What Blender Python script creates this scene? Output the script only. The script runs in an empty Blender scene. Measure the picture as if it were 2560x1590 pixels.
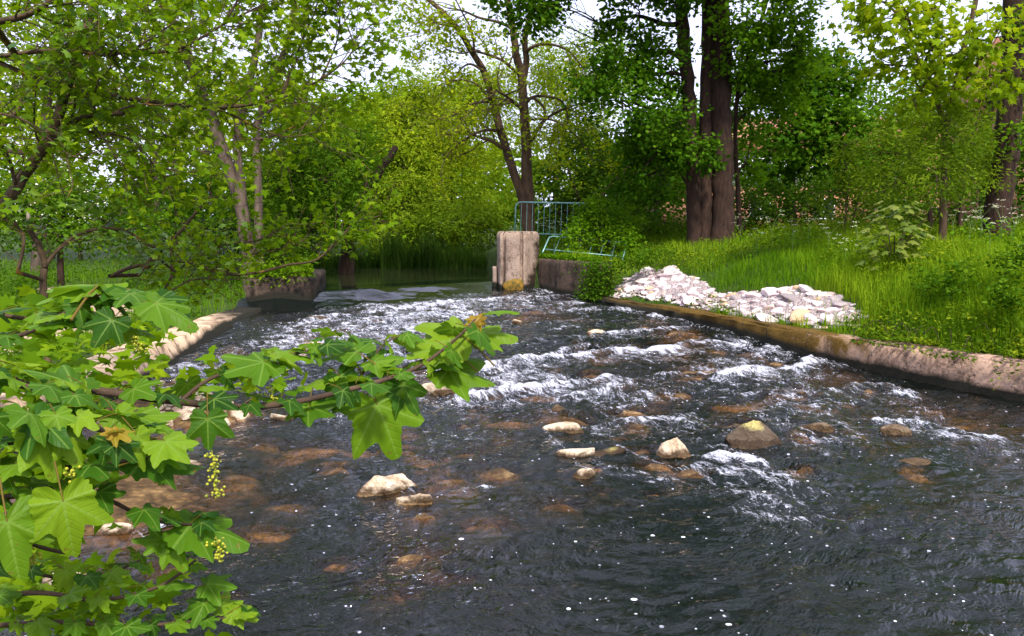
import bpy, bmesh, math, random
import numpy as np
from mathutils import Vector, noise as mnoise
random.seed(11)
rng = np.random.default_rng(11)
SC = bpy.context.scene
COL = SC.collection

# ------------------------------------------------------------------ camera
F, CX, CY = 1971.0, 1280.0, 795.0            # pixel focal length / centre of the 2560x1590 frame
PITCH = math.radians(6.8)
CAM = np.array([0.0, 0.0, 2.6])
SP, CP = math.sin(PITCH), math.cos(PITCH)
cd = bpy.data.cameras.new('camera'); cd.sensor_width = 36; cd.lens = 36*F/2560
cd.clip_start = 0.05; cd.clip_end = 3000
co = bpy.data.objects.new('camera', cd); COL.objects.link(co)
co.location = CAM; co.rotation_euler = (math.pi/2-PITCH, 0, 0)
SC.camera = co
SC.render.resolution_x, SC.render.resolution_y = 1024, 636

# ------------------------------------------------------------------ light
SUN_EL, SUN_AZ = math.radians(52), math.radians(163)     # azimuth clockwise from +Y (behind the camera, to the right)
w = bpy.data.worlds.new('World'); SC.world = w; w.use_nodes = True
wn = w.node_tree; wn.nodes.clear()
sky = wn.nodes.new('ShaderNodeTexSky'); sky.sky_type = 'NISHITA'; sky.sun_disc = False
sky.sun_elevation = SUN_EL; sky.sun_rotation = SUN_AZ; sky.dust_density = 3.0; sky.air_density = 1.0
mx = wn.nodes.new('ShaderNodeMix'); mx.data_type = 'RGBA'; mx.inputs[0].default_value = 0.62
mx.inputs[7].default_value = (10.0, 10.4, 13.6, 1)          # thin bright cloud veil
bg = wn.nodes.new('ShaderNodeBackground'); bg.inputs[1].default_value = 0.108
wo = wn.nodes.new('ShaderNodeOutputWorld')
wn.links.new(sky.outputs[0], mx.inputs[6]); wn.links.new(mx.outputs[2], bg.inputs[0]); wn.links.new(bg.outputs[0], wo.inputs[0])
sd = bpy.data.lights.new('sun', 'SUN'); sd.energy = 3.6; sd.angle = math.radians(6); sd.color = (1, .93, .82)
so = bpy.data.objects.new('sun', sd); COL.objects.link(so)
sdir = Vector((math.sin(SUN_AZ)*math.cos(SUN_EL), math.cos(SUN_AZ)*math.cos(SUN_EL), math.sin(SUN_EL)))
so.rotation_euler = sdir.to_track_quat('Z', 'Y').to_euler(); so.location = sdir*60
SC.view_settings.view_transform = 'Standard'; SC.view_settings.look = 'None'
SC.view_settings.exposure = 0.74; SC.view_settings.gamma = 1.0
SC.render.engine = 'CYCLES'
cy = SC.cycles
cy.use_denoising = True
cy.max_bounces = 7; cy.diffuse_bounces = 3; cy.glossy_bounces = 2; cy.transmission_bounces = 4; cy.transparent_max_bounces = 8
cy.caustics_reflective = False; cy.caustics_refractive = False
cy.sample_clamp_indirect = 4

# ------------------------------------------------------------------ maths
def ray(px, py):
    cx, c = (np.asarray(px, float)-CX)/F, (CY-np.asarray(py, float))/F
    return np.stack([cx, CP+c*SP, -SP+c*CP], -1)
def P(px, py, Y):
    d = ray(px, py); return CAM + d*(np.asarray(Y, float)/d[..., 1])[..., None]
def G(px, py, z):
    d = ray(px, py); return CAM + d*((z-CAM[2])/d[..., 2])[..., None]
def proj(p):
    v = np.asarray(p, float)-CAM
    dep = v[..., 1]*CP - v[..., 2]*SP
    return CX+F*v[..., 0]/dep, CY-F*(v[..., 1]*SP+v[..., 2]*CP)/dep, dep
def _h(ix, iy, s):
    n = (ix*374761393 + iy*668265263 + s*1442695041) & 0xffffffff
    n = ((n ^ (n >> 13))*1274126177) & 0xffffffff
    return ((n ^ (n >> 16)) & 0xffff)/65535.0
def vn(x, y, s=0):
    x = np.asarray(x, float); y = np.asarray(y, float)
    ix, iy = np.floor(x).astype(np.int64), np.floor(y).astype(np.int64)
    fx, fy = x-ix, y-iy
    fx = fx*fx*fx*(fx*(fx*6-15)+10); fy = fy*fy*fy*(fy*(fy*6-15)+10)
    a, b, c, d = _h(ix, iy, s), _h(ix+1, iy, s), _h(ix, iy+1, s), _h(ix+1, iy+1, s)
    return a+(b-a)*fx+(c-a)*fy+(a-b-c+d)*fx*fy
def fbm(x, y, s=0, o=4, g=.5):
    t = 0; a = 1; n = 0
    for i in range(o):
        t = t+a*vn(x, y, s+i*17); n += a; a *= g
        x, y = x*1.62-y*1.18+3.7, x*1.18+y*1.62+9.1
    return t/n
def sst(a, b, x):
    t = np.clip((x-a)/(b-a), 0, 1); return t*t*(3-2*t)
def cat(pts, n):
    """Catmull-Rom resample of a polyline to n points"""
    p = np.asarray(pts, float); p = np.vstack([2*p[0]-p[1], p, 2*p[-1]-p[-2]])
    m = len(p)-3; out = []
    for u in np.linspace(0, m-1e-6, n):
        i = int(u); t = u-i; a, b, c, d = p[i:i+4]
        out.append(.5*((2*b)+(c-a)*t+(2*a-5*b+4*c-d)*t*t+(-a+3*b-3*c+d)*t**3))
    return np.array(out)
def polydist(x, y, pts):
    """signed distance to an open polyline (positive on its left), with the arc position"""
    best = np.full(np.shape(x), 1e9); sg = np.ones(np.shape(x)); arc = np.zeros(np.shape(x)); L = 0
    for (ax, ay), (bx, by) in zip(pts[:-1], pts[1:]):
        dx, dy = bx-ax, by-ay; l2 = dx*dx+dy*dy; l = math.sqrt(l2)
        t = np.clip(((x-ax)*dx+(y-ay)*dy)/max(l2, 1e-9), 0, 1)
        d = np.hypot(x-ax-t*dx, y-ay-t*dy)
        s = np.sign(dx*(y-ay)-dy*(x-ax))
        m = d < best-1e-9
        best = np.where(m, d, best); sg = np.where(m, s, sg); arc = np.where(m, L+t*l, arc); L += l
    return best*sg, arc
def unit(v):
    v = np.asarray(v, float); return v/np.maximum(np.linalg.norm(v, axis=-1, keepdims=True), 1e-9)

# ------------------------------------------------------------------ objects
def np_mesh(name, V, Fq, mat=None, attrs=None, smooth=False, uv=None, sharp=0):
    V = np.asarray(V, np.float32); me = bpy.data.meshes.new(name)
    if not isinstance(Fq, (list, tuple)): Fq = [Fq]
    Fq = [np.asarray(f, np.int32) for f in Fq if len(f)]
    me.vertices.add(len(V)); me.vertices.foreach_set('co', V.ravel())
    nl = sum(f.size for f in Fq); npoly = sum(len(f) for f in Fq)
    me.loops.add(nl); me.loops.foreach_set('vertex_index', np.concatenate([f.ravel() for f in Fq]))
    st = []; o = 0
    for f in Fq:
        st.append(o+np.arange(len(f))*f.shape[1]); o += f.size
    me.polygons.add(npoly); me.polygons.foreach_set('loop_start', np.concatenate(st).astype(np.int32))
    if smooth: me.polygons.foreach_set('use_smooth', np.ones(npoly, bool))
    me.update(calc_edges=True)
    for k, a in (attrs or {}).items():
        at = me.attributes.new(k, 'FLOAT', 'POINT'); at.data.foreach_set('value', np.asarray(a, np.float32).ravel())
    if uv is not None:
        ul = me.uv_layers.new(name='UVMap')
        li = np.concatenate([f.ravel() for f in Fq]); ul.data.foreach_set('uv', np.asarray(uv, np.float32)[li].ravel())
    if mat is not None: me.materials.append(mat)
    if sharp: me.set_sharp_from_angle(angle=sharp)
    return me
def link(name, me, parent=None, label=None, cat_=None, group=None, kind=None):
    o = bpy.data.objects.new(name, me); COL.objects.link(o)
    if parent is not None: o.parent = parent
    if label: o['label'] = label
    if cat_: o['category'] = cat_
    if group: o['group'] = group
    if kind: o['kind'] = kind
    return o
def thing(name, label, cat_, loc=(0, 0, 0), group=None):
    o = link(name, None, None, label, cat_, group); o.location = Vector([float(c) for c in loc]); return o
class Geo:
    """collects quads/tris of several shapes that make up ONE part"""
    def __init__(s): s.V = []; s.Q = []; s.T = []; s.n = 0
    def add(s, V, Q=(), T=()):
        s.V.append(np.asarray(V, float))
        if len(Q): s.Q.append(np.asarray(Q)+s.n)
        if len(T): s.T.append(np.asarray(T)+s.n)
        s.n += len(V)
    def tube(s, pts, rad, k=7, cap=False):
        pts = np.asarray(pts, float); n = len(pts)
        rad = np.broadcast_to(np.asarray(rad, float), (n,))
        t = unit(np.gradient(pts, axis=0)); m = np.abs(unit(t.mean(0)))
        ref = np.zeros(3); ref[int(np.argmin(m))] = 1
        u = unit(np.cross(t, ref)); v = np.cross(t, u)
        a = np.arange(k)*2*math.pi/k
        V = pts[:, None]+rad[:, None, None]*(np.cos(a)[None, :, None]*u[:, None]+np.sin(a)[None, :, None]*v[:, None])
        i = np.arange(n-1)[:, None]*k; j = np.arange(k)[None]; j2 = (j+1) % k
        Q = np.stack([i+j, i+j2, i+k+j2, i+k+j], -1).reshape(-1, 4)
        V = V.reshape(-1, 3); T = []
        if cap:
            V = np.vstack([V, pts[:1], pts[-1:]]); c0 = n*k
            for q in range(k):
                T.append((c0, (q+1) % k, q)); T.append((c0+1, (n-1)*k+q, (n-1)*k+(q+1) % k))
        s.add(V, Q, T)
    def box(s, a, b):
        (x0, y0, z0), (x1, y1, z1) = a, b
        V = [(x0,y0,z0),(x1,y0,z0),(x1,y1,z0),(x0,y1,z0),(x0,y0,z1),(x1,y0,z1),(x1,y1,z1),(x0,y1,z1)]
        s.add(V, [(3,2,1,0),(4,5,6,7),(0,1,5,4),(1,2,6,5),(2,3,7,6),(3,0,4,7)])
    def mesh(s, name, mat, smooth=False, off=None, attrs=None):
        V = np.vstack(s.V)
        if off is not None: V = V-np.asarray(off, float)
        return np_mesh(name, V, [np.vstack(x) for x in (s.Q, s.T) if x], mat, attrs, smooth)

# ------------------------------------------------------------------ node helpers
class NT:
    def __init__(s, name):
        s.m = bpy.data.materials.new(name); s.m.use_nodes = True
        s.t = s.m.node_tree; s.t.nodes.clear(); s.out = s.t.nodes.new('ShaderNodeOutputMaterial')
    def n(s, typ, ins=None, **props):
        nd = s.t.nodes.new('ShaderNode'+typ)
        for k, v in props.items(): setattr(nd, k, v)
        for k, v in (ins or {}).items():
            sock = nd.inputs[k]
            if isinstance(v, bpy.types.NodeSocket): s.t.links.new(v, sock)
            else: sock.default_value = v
        return nd
    def math(s, op, a, b=0.0, c=0.0, clamp=False):
        return s.n('Math', {0: a, 1: b, 2: c}, operation=op, use_clamp=clamp).outputs[0]
    def mix(s, f, a, b, typ='MIX'):
        return s.n('Mix', {0: f, 6: a, 7: b}, data_type='RGBA', blend_type=typ).outputs[2]
    def ramp(s, f, stops, interp='LINEAR'):
        r = s.n('ValToRGB', {0: f}); e = r.color_ramp.elements; r.color_ramp.interpolation = interp
        while len(e) < len(stops): e.new(.5)
        for el, (p, c) in zip(e, stops):
            el.position = p; el.color = (c if isinstance(c, (tuple, list)) else (c, c, c))[:3]+(1,) if not isinstance(c, (int, float)) else (c, c, c, 1)
        return r.outputs[0]
    def noise(s, vec, scale, detail=4, rough=.55, dist=0.0):
        return s.n('TexNoise', {'Vector': vec, 'Scale': scale, 'Detail': detail, 'Roughness': rough, 'Distortion': dist}).outputs[0]
    def attr(s, name): return s.n('Attribute', attribute_name=name).outputs['Fac']
    def bump(s, h, strength, dist=.02, normal=None):
        ins = {'Height': h, 'Strength': strength, 'Distance': dist}
        if normal is not None: ins['Normal'] = normal
        return s.n('Bump', ins).outputs[0]
    def bsdf(s, **ins): return s.n('BsdfPrincipled', {k.replace('_', ' '): v for k, v in ins.items()})
    def done(s, sh): s.t.links.new(sh, s.out.inputs[0]); return s.m
def c4(c): return (c[0], c[1], c[2], 1)

def mat_leaf(name, dark, mid, light, trans=.38, tcol=None, rough=.6, spec=.03):
    N = NT(name); v = N.attr('var')
    col = N.ramp(v, [(0, dark), (.5, mid), (1, light)])
    tc = N.mix(.55, col, c4(tcol or (mid[0]*2.5, mid[1]*2.1, mid[2]*.4)))
    b = N.bsdf(Base_Color=col, Roughness=rough, Specular_IOR_Level=spec)
    t = N.n('BsdfTranslucent', {'Color': tc})
    return N.done(N.n('MixShader', {0: trans, 1: b.outputs[0], 2: t.outputs[0]}).outputs[0])
def mat_bark(name, a, b, lichen=None, lich_amt=.6, scale=9):
    N = NT(name); g = N.n('NewGeometry').outputs['Position']
    mp = N.n('Mapping', {'Vector': g, 'Scale': (1, 1, .28)}).outputs[0]
    n1 = N.noise(mp, scale, 6, .65); n2 = N.noise(g, 1.7, 3)
    col = N.ramp(n1, [(.3, a), (.7, b)])
    if lichen:
        col = N.mix(N.ramp(N.noise(g, 4.5, 5, .6), [(lich_amt, 0.), (lich_amt+.1, .85)]), col, c4(lichen))
    col = N.mix(.35, col, N.ramp(n2, [(.3, 0.3), (.7, 1.)]), 'MULTIPLY')
    bs = N.bsdf(Base_Color=col, Roughness=.9, Specular_IOR_Level=.2, Normal=N.bump(n1, .9, .03))
    return N.done(bs.outputs[0])

ML = {}
ML['willow']  = mat_leaf('willow_leaf', (0.0614,0.1188,0.0062), (0.1711,0.2646,0.0092), (0.3509,0.4320,0.0193), .42)
ML['willow2'] = mat_leaf('grey_willow_leaf', (0.0408,0.0918,0.0055), (0.1020,0.1782,0.0077), (0.2244,0.3024,0.0165), .38)
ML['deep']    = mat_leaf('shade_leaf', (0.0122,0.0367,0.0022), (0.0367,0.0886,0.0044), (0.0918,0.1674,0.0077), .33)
ML['oak']     = mat_leaf('oak_leaf', (0.0143,0.0486,0.0022), (0.0459,0.1242,0.0044), (0.1224,0.2376,0.0099), .35)
ML['oak2']    = mat_leaf('bright_oak_leaf', (0.0357,0.0950,0.0033), (0.0867,0.1944,0.0055), (0.1836,0.3240,0.0121), .40)
ML['maple']   = mat_leaf('maple_leaf', (0.0663,0.1296,0.0039), (0.1734,0.2700,0.0066), (0.3672,0.4212,0.0138), .44)
ML['syc']     = mat_leaf('sycamore_leaf', (0.0459,0.1080,0.0033), (0.1173,0.2214,0.0055), (0.2652,0.3672,0.0099), .42)
ML['hedge']   = mat_leaf('hedge_leaf', (0.0204,0.0594,0.0028), (0.0561,0.1350,0.0055), (0.1326,0.2268,0.0099), .34)
ML['grass']   = mat_leaf('grass_blade', (0.0357,0.1026,0.0033), (0.0969,0.2160,0.0055), (0.2448,0.3564,0.0138), .35)
ML['reed']    = mat_leaf('reed_blade', (0.0122,0.0356,0.0044), (0.0306,0.0778,0.0079), (0.0979,0.1426,0.0264), .30)
ML['sapl']    = mat_leaf('sapling_leaf', (0.0714,0.1188,0.0083), (0.1428,0.2052,0.0138), (0.2550,0.2916,0.0275), .33)
ML['bramble'] = mat_leaf('bramble_leaf', (0.0255,0.0648,0.0033), (0.0867,0.1620,0.0066), (0.2550,0.3024,0.0110), .34)
MB = {
 'grey':  mat_bark('grey_bark', (.045,.032,.024), (.17,.125,.095)),
 'dark':  mat_bark('dark_bark', (.022,.013,.010), (.085,.050,.034)),
 'oak':   mat_bark('oak_bark', (.018,.010,.008), (.072,.040,.028), scale=14),
 'lich':  mat_bark('lichened_bark', (.045,.030,.018), (.15,.10,.055), (.40,.22,.02), .60),
 'brown': mat_bark('brown_bark', (.045,.028,.018), (.16,.10,.06), (.26,.17,.03), .66),
 'twig':  mat_bark('twig_bark', (.035,.022,.015), (.11,.07,.045)),
 'wood':  mat_bark('bare_wood', (.20,.13,.08), (.45,.32,.20)),
}
N = NT('split_wood'); MB['pale'] = N.done(N.bsdf(Base_Color=(.75,.58,.45,1), Roughness=.8).outputs[0])

# ------------------------------------------------------------------ the lie of the land
RW = [(-0.4,22.2),(0.2,20.95),(0.62,20.45),(1.95,18.55),(2.28,17.4),(3.29,15.9),(4.05,14.07),(4.79,12.2),(5.39,11.08),(6.33,9.62),(8.2,6.9),(11,3.2),(15,-2),(24,-14)]
LW = [(-4.75,20.2),(-4.48,18.6),(-4.46,17.55),(-5.75,17.15),(-5.8,14.6),(-5.75,12.8),(-5.6,10.5),(-5.5,8),(-5.4,5),(-5.4,0),(-5.4,-14)]
POOL = [(-0.42,21.9),(0.4,23.2),(-0.6,25.2),(-1.2,28.6),(-4,29.2),(-7.6,28.6),(-9,25.5),(-8.6,23.5),(-6.5,21.6),(-4.75,20.2),(-4.48,18.6)]
def inside(x, y, poly):
    r = np.zeros(np.shape(x), bool); j = len(poly)-1
    for i in range(len(poly)):
        xi, yi = poly[i]; xj, yj = poly[j]
        r ^= ((yi > y) != (yj > y)) & (x < (xj-xi)*(y-yi)/(yj-yi+1e-12)+xi); j = i
    return r
CHAN = RW + LW[::-1] + POOL[::-1][1:-1]
CHAN_CL = CHAN+[CHAN[0]]
def zY(y): return np.interp(y, [-14,2,4,7,9.6,12.2,14,17.4,20,21.5], [.2,.26,.28,.33,.40,.50,.63,.77,.88,.95])
def crest_s(x, y): return np.maximum((x+4.45)*.652-(y-18.3)*.758, (17.6-y)*1.2)
def wz(x, y):
    t = sst(0, 1.0, crest_s(x, y)); return 1.05*(1-t)+zY(y)*t
def bank(x, y):
    """height of dry land"""
    dr, _ = polydist(x, y, RW); dl, _ = polydist(x, y, LW)
    d = np.abs(dr)
    zr = .84+1.55*(1-np.exp(-np.maximum(d-.35, 0)/2.3))+.10*(fbm(x*.7, y*.7, 5)-.5)*sst(.3, 2, d)
    # ground behind the pillar is held up by the dark wall
    zr = np.maximum(zr, np.where((x < 3.2) & (y > 18.2), .84+.85*sst(3.0, 1.7, x)*sst(18.2, 19.2, y)*sst(.05,.35,d), 0))
    zl = .80+.32*(1-np.exp(-np.abs(dl)/5.0))+.12*(fbm(x*.5, y*.5, 8)-.5)*sst(.2, 3, np.abs(dl))
    zf = 1.22+.9*sst(0, 18, np.abs(y-29))
    side = sst(-3.5, 1.0, x+(y-22)*-.1)
    z = zl*(1-side)+zr*side
    far = sst(23.5, 27, y)
    return z*(1-far)+(zf*(1-side)+np.maximum(zr, zf)*side)*far
def bedz(x, y):
    dep = .07+.50*sst(.30, .68, fbm(x*.62, y*.62, 21, 4))
    dep = dep+.34*sst(8.0, 5.5, y)*sst(-1.2, .8, x)+.10*sst(7, 4.5, y)
    dep = dep+sst(2.2, .6, crest_s(x, y))*.35+sst(.2, -1.2, crest_s(x, y))*.4
    bar = np.exp(-(((x+4.7)/1.25)**2+((y-9.6)/2.3)**2)) + .9*np.exp(-(((x+3.55)/.85)**2+((y-8.9)/.8)**2))
    dep = dep-np.minimum(bar, 1.1)*.62*(.65+.7*fbm(x*1.3, y*1.3, 31))
    dep = dep-.18*np.exp(-(((x+3.6)/1.3)**2+((y-5.6)/1.6)**2))
    return wz(x, y)-dep
def ground(x, y):
    ins = inside(x, y, CHAN)
    dist, _ = polydist(x, y, CHAN_CL); dist = np.abs(dist)
    b = bedz(x, y); l = bank(x, y)
    return np.where(ins, b, b+(l-b)*sst(.0, .3, dist))
def ray_ground(px, py, f=None):
    f = f or ground; d = ray(px, py); lo = np.full(np.shape(px), 3.0); hit = np.zeros(np.shape(px), bool); prev = lo.copy()
    for t in np.concatenate([np.arange(3, 30, .06), np.arange(30, 60, .3)]):
        if hit.all(): break
        p = CAM+d*t; below = p[..., 2] < f(p[..., 0], p[..., 1])
        new = below & ~hit; lo = np.where(new, t, lo); hit |= below
    return CAM+d*lo[..., None]
def on_water(px, py):
    z = .4
    for _ in range(25):
        p = G(px, py, z); z = .5*z+.5*wz(p[..., 0], p[..., 1])
    return p

# ground sheet ------------------------------------------------------
def axis(lo, hi, fine, g=1.18, far=700):
    a = list(np.arange(lo, hi+fine*.5, fine)); s = fine
    r = [a[-1]]
    while r[-1] < far: s *= g; r.append(r[-1]+s)
    s = fine; l = [a[0]]
    while l[-1] > -far: s *= g; l.append(l[-1]-s)
    return np.array(l[1:][::-1]+a+r[1:])
gx, gy = axis(-11, 11, .13), axis(1, 30, .13)
X, Y = np.meshgrid(gx, gy); Z = ground(X, Y)
nx, ny = len(gx), len(gy)
idx = np.arange(nx*ny).reshape(ny, nx)
Q = np.stack([idx[:-1, :-1], idx[:-1, 1:], idx[1:, 1:], idx[1:, :-1]], -1).reshape(-1, 4)
pth = polydist(X, Y, [(-11.0,19.0),(-9.3,17.6),(-8.0,15.6),(-7.2,13),(-7.1,9),(-7.2,4)])[0]
path_a = sst(.8, .4, np.abs(pth)+.5*(fbm(X*1.5, Y*1.5, 3)-.5))
ins = inside(X, Y, CHAN)
N = NT('ground_soil'); g = N.n('NewGeometry').outputs['Position']
n1 = N.noise(g, 3.1, 6, .6); n2 = N.noise(g, 28, 5, .6)
soil = N.ramp(n1, [(.3, (.022,.040,.008)), (.55, (.045,.080,.012)), (.75, (.060,.050,.022))])
sand = N.ramp(n2, [(.3, (.30,.20,.13)), (.7, (.52,.39,.28))])
pebble = N.n('TexVoronoi', {'Vector': g, 'Scale': 13.0}).outputs
bed = N.mix(.7, N.ramp(N.noise(g, 6, 6, .7), [(.32, (.05,.032,.014)), (.5, (.19,.115,.045)), (.68, (.38,.25,.11))]), N.ramp(pebble['Distance'], [(0, (.9,.8,.7)), (.6, (.15,.12,.1))]), 'MULTIPLY')
col = N.mix(N.attr('path'), soil, sand); col = N.mix(N.attr('bed'), col, bed)
MAT_GROUND = N.done(N.bsdf(Base_Color=col, Roughness=.9, Specular_IOR_Level=.25, Normal=N.bump(N.math('ADD', n2, pebble['Distance']), .6, .03)).outputs[0])
link('ground', np_mesh('ground', np.stack([X, Y, Z], -1).reshape(-1, 3), Q, MAT_GROUND, {'path': path_a, 'bed': ins.astype(float)}, True), kind='structure')

# ------------------------------------------------------------------ rocks in the river (shapes come first: the water reacts to them)
def ico(sub):
    bm = bmesh.new(); bmesh.ops.create_icosphere(bm, subdivisions=sub, radius=1)
    V = np.array([v.co[:] for v in bm.verts]); T = np.array([[v.index for v in f.verts] for f in bm.faces]); bm.free(); return V, T
ICO = {k: ico(k) for k in (1, 2, 3, 4)}
def rock_verts(seed, sub=3, blocky=.5, planes=9, rough=.12, box=0):
    r = np.random.default_rng(seed); V, T = ICO[sub]; V = V.copy()
    if box:
        cu = V/np.abs(V).max(1, keepdims=True); V = V*(1-box)+cu*box*.9
    elif blocky > .4: V = np.sign(V)*np.abs(V)**(.62+.2*r.uniform())
    if blocky > 0:
        for _ in range(planes):
            n = unit(r.normal(size=3)); h = r.uniform(1-blocky*.55, 1.05)
            d = V@n; V -= np.where(d > h, (d-h)*.97, 0)[:, None]*n
    off = Vector(r.uniform(0, 50, 3))
    dsp = np.array([mnoise.fractal(Vector(v*1.6)+off, 1.0, 2.1, 4) for v in V])
    V *= (1+rough*dsp)[:, None]
    return V/np.abs(V).max(0), T
# (px centre, py of the waterline, width px, height px shown, tone, label)   tone: 0 pale dry .. 1 wet brown .. 2 mossy
ROCKS = [
 (946,1238,186,92,0,'large pale limestone block tilted up at one end, cracked across'),
 (1032,1258,94,30,0,'small flat pale rock lying against the large tilted block'),
 (1415,1082,112,32,0,'smooth pale flat-topped rock standing on a brown shelf'),
 (1432,1150,120,32,0,'pale end of a long low rock bar in midstream'),
 (1528,1140,110,34,2,'mossy brown end of the long low rock bar'),
 (1461,1192,58,32,0,'little pale knobbly rock below the long rock bar'),
 (1688,1140,92,66,.35,'pointed pinkish rock with a mossy foot'),
 (1888,1115,152,66,2,'big dark boulder with a pale and yellow-green mossy crown'),
 (2058,1078,104,28,1,'low orange-brown wet rock with a dark end'),
 (2246,1088,80,36,1,'brown rounded rock under a streak of foam'),
 (2296,1166,94,22,1,'flat orange-brown rock awash near the concrete wall'),
 (1092,986,92,40,.5,'tan rounded rock with one pale bleached end'),
 (1394,1030,40,20,1,'tiny dark rock with a pale top in open water'),
 (1492,838,46,24,.3,'tan pyramid rock at the end of a foam line'),
 (1290,808,30,20,.2,'small tan pointed rock beside a dark sill'),
 (792,800,58,14,1,'orange-brown flat rock near the foot of the left abutment'),
 (1468,1240,0,0,0,''),
 (470,1168,86,26,0,'tan oblong stone at the tip of the gravel bar'),
 (332,1160,86,34,0,'tan lumpy stone among sycamore leaves'),
 (592,1050,66,46,0,'pale angular slab standing on the gravel'),
 (388,1072,70,20,0,'long thin pale slab at the water edge'),
 (352,1310,110,36,0,'tan broad stone beside a white foam patch'),
 (448,1296,64,30,0,'tan square stone behind a white foam patch'),
 (262,1342,104,34,.2,'brownish tan stone behind the largest hanging leaf'),
 (118,1478,170,40,0,'long tan wedge-shaped stone in the dark shallows'),
 (2092,1108,32,14,1,'small round orange rock below the dark boulder'),
 (1985,1092,24,10,1,'pebble-sized brown rock beside the dark boulder'),
 (780,868,66,20,.2,'pale flat stone at the foot of the left wall'),
 (735,895,60,24,.2,'whitish stone partly behind leaves by the left wall'),
 (700,1052,60,22,0,'pale stone at the outer edge of the gravel'),
 (880,1048,70,14,.6,'tan shallow stone beneath the hanging leaf'),
]
ROCKS = [r for r in ROCKS if r[2]]
SUBM = [ # submerged brown rocks: px, py, width px
 (1340,985,150),(1265,1052,190),(1010,1085,150),(790,1120,220),(1160,1128,130),(1130,1190,180),(1250,1180,130),(1060,1288,80),(1400,1258,150),
 (850,1400,120),(1040,1385,150),(1580,1025,170),(1400,1045,160),(1965,985,150),(1850,1062,120),(2330,1020,90),(1660,985,110),(1500,905,70),(1480,935,90),
 (1560,958,90),(1240,915,100),(1000,1130,110),(2180,1125,60),(1000,948,90),(905,990,120),(1185,1020,90),(1300,950,80),(1760,925,160),(1880,930,90),
 (1840,1015,150),(1540,1100,70),(1640,1160,110),(1500,1225,70),(1630,1232,60),(700,1000,90),(1000,930,70),(1060,800,90),(1180,780,120),(1330,775,160),
 (1440,800,110),(1230,855,110),(940,850,100),(1060,880,110),(1130,910,80),(1700,830,130),(1880,880,90),(2110,1010,80),(2230,1120,70),(2400,1060,110),
 (1300,800,90),(980,1045,120),(650,1110,140),(2440,990,70),(830,1170,110),(600,1190,150),(720,1250,170),(1220,1310,140),(960,1480,160),(1120,1450,120),
 (660,1330,150),(420,1420,150),(250,1440,130),(540,1500,150)]
rocks = []       # x, y, half width, top above water, tone
for i, (px, py, wpx, hpx, tone, lab) in enumerate(ROCKS):
    p = on_water(px, py); dep = proj(p)[2]; hw = wpx*.5*dep/F; hh = hpx*dep/F
    rocks.append((p[0], p[1]+hw*.45, hw, hh, tone, lab))
subm = []
for i, (px, py, wpx) in enumerate(SUBM):
    p = on_water(px, py); dep = proj(p)[2]; subm.append((p[0], p[1], wpx*.55*dep/F))
for _ in range(70):
    p = on_water(rng.uniform(650, 2350), 790+430*rng.uniform()); dep = proj(p)[2]
    if -5 < p[0] and polydist(p[0], p[1], RW)[0] < -.35: subm.append((p[0], p[1], rng.uniform(.10, .26)))
SUBH = []
for (x, y, hw) in subm:
    hz = .16+hw*.2; SUBH.append((x, y, hw, hw*rng.uniform(.55, .8), float(wz(x, y))-hz+rng.uniform(-.035, .025), hz))

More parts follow.
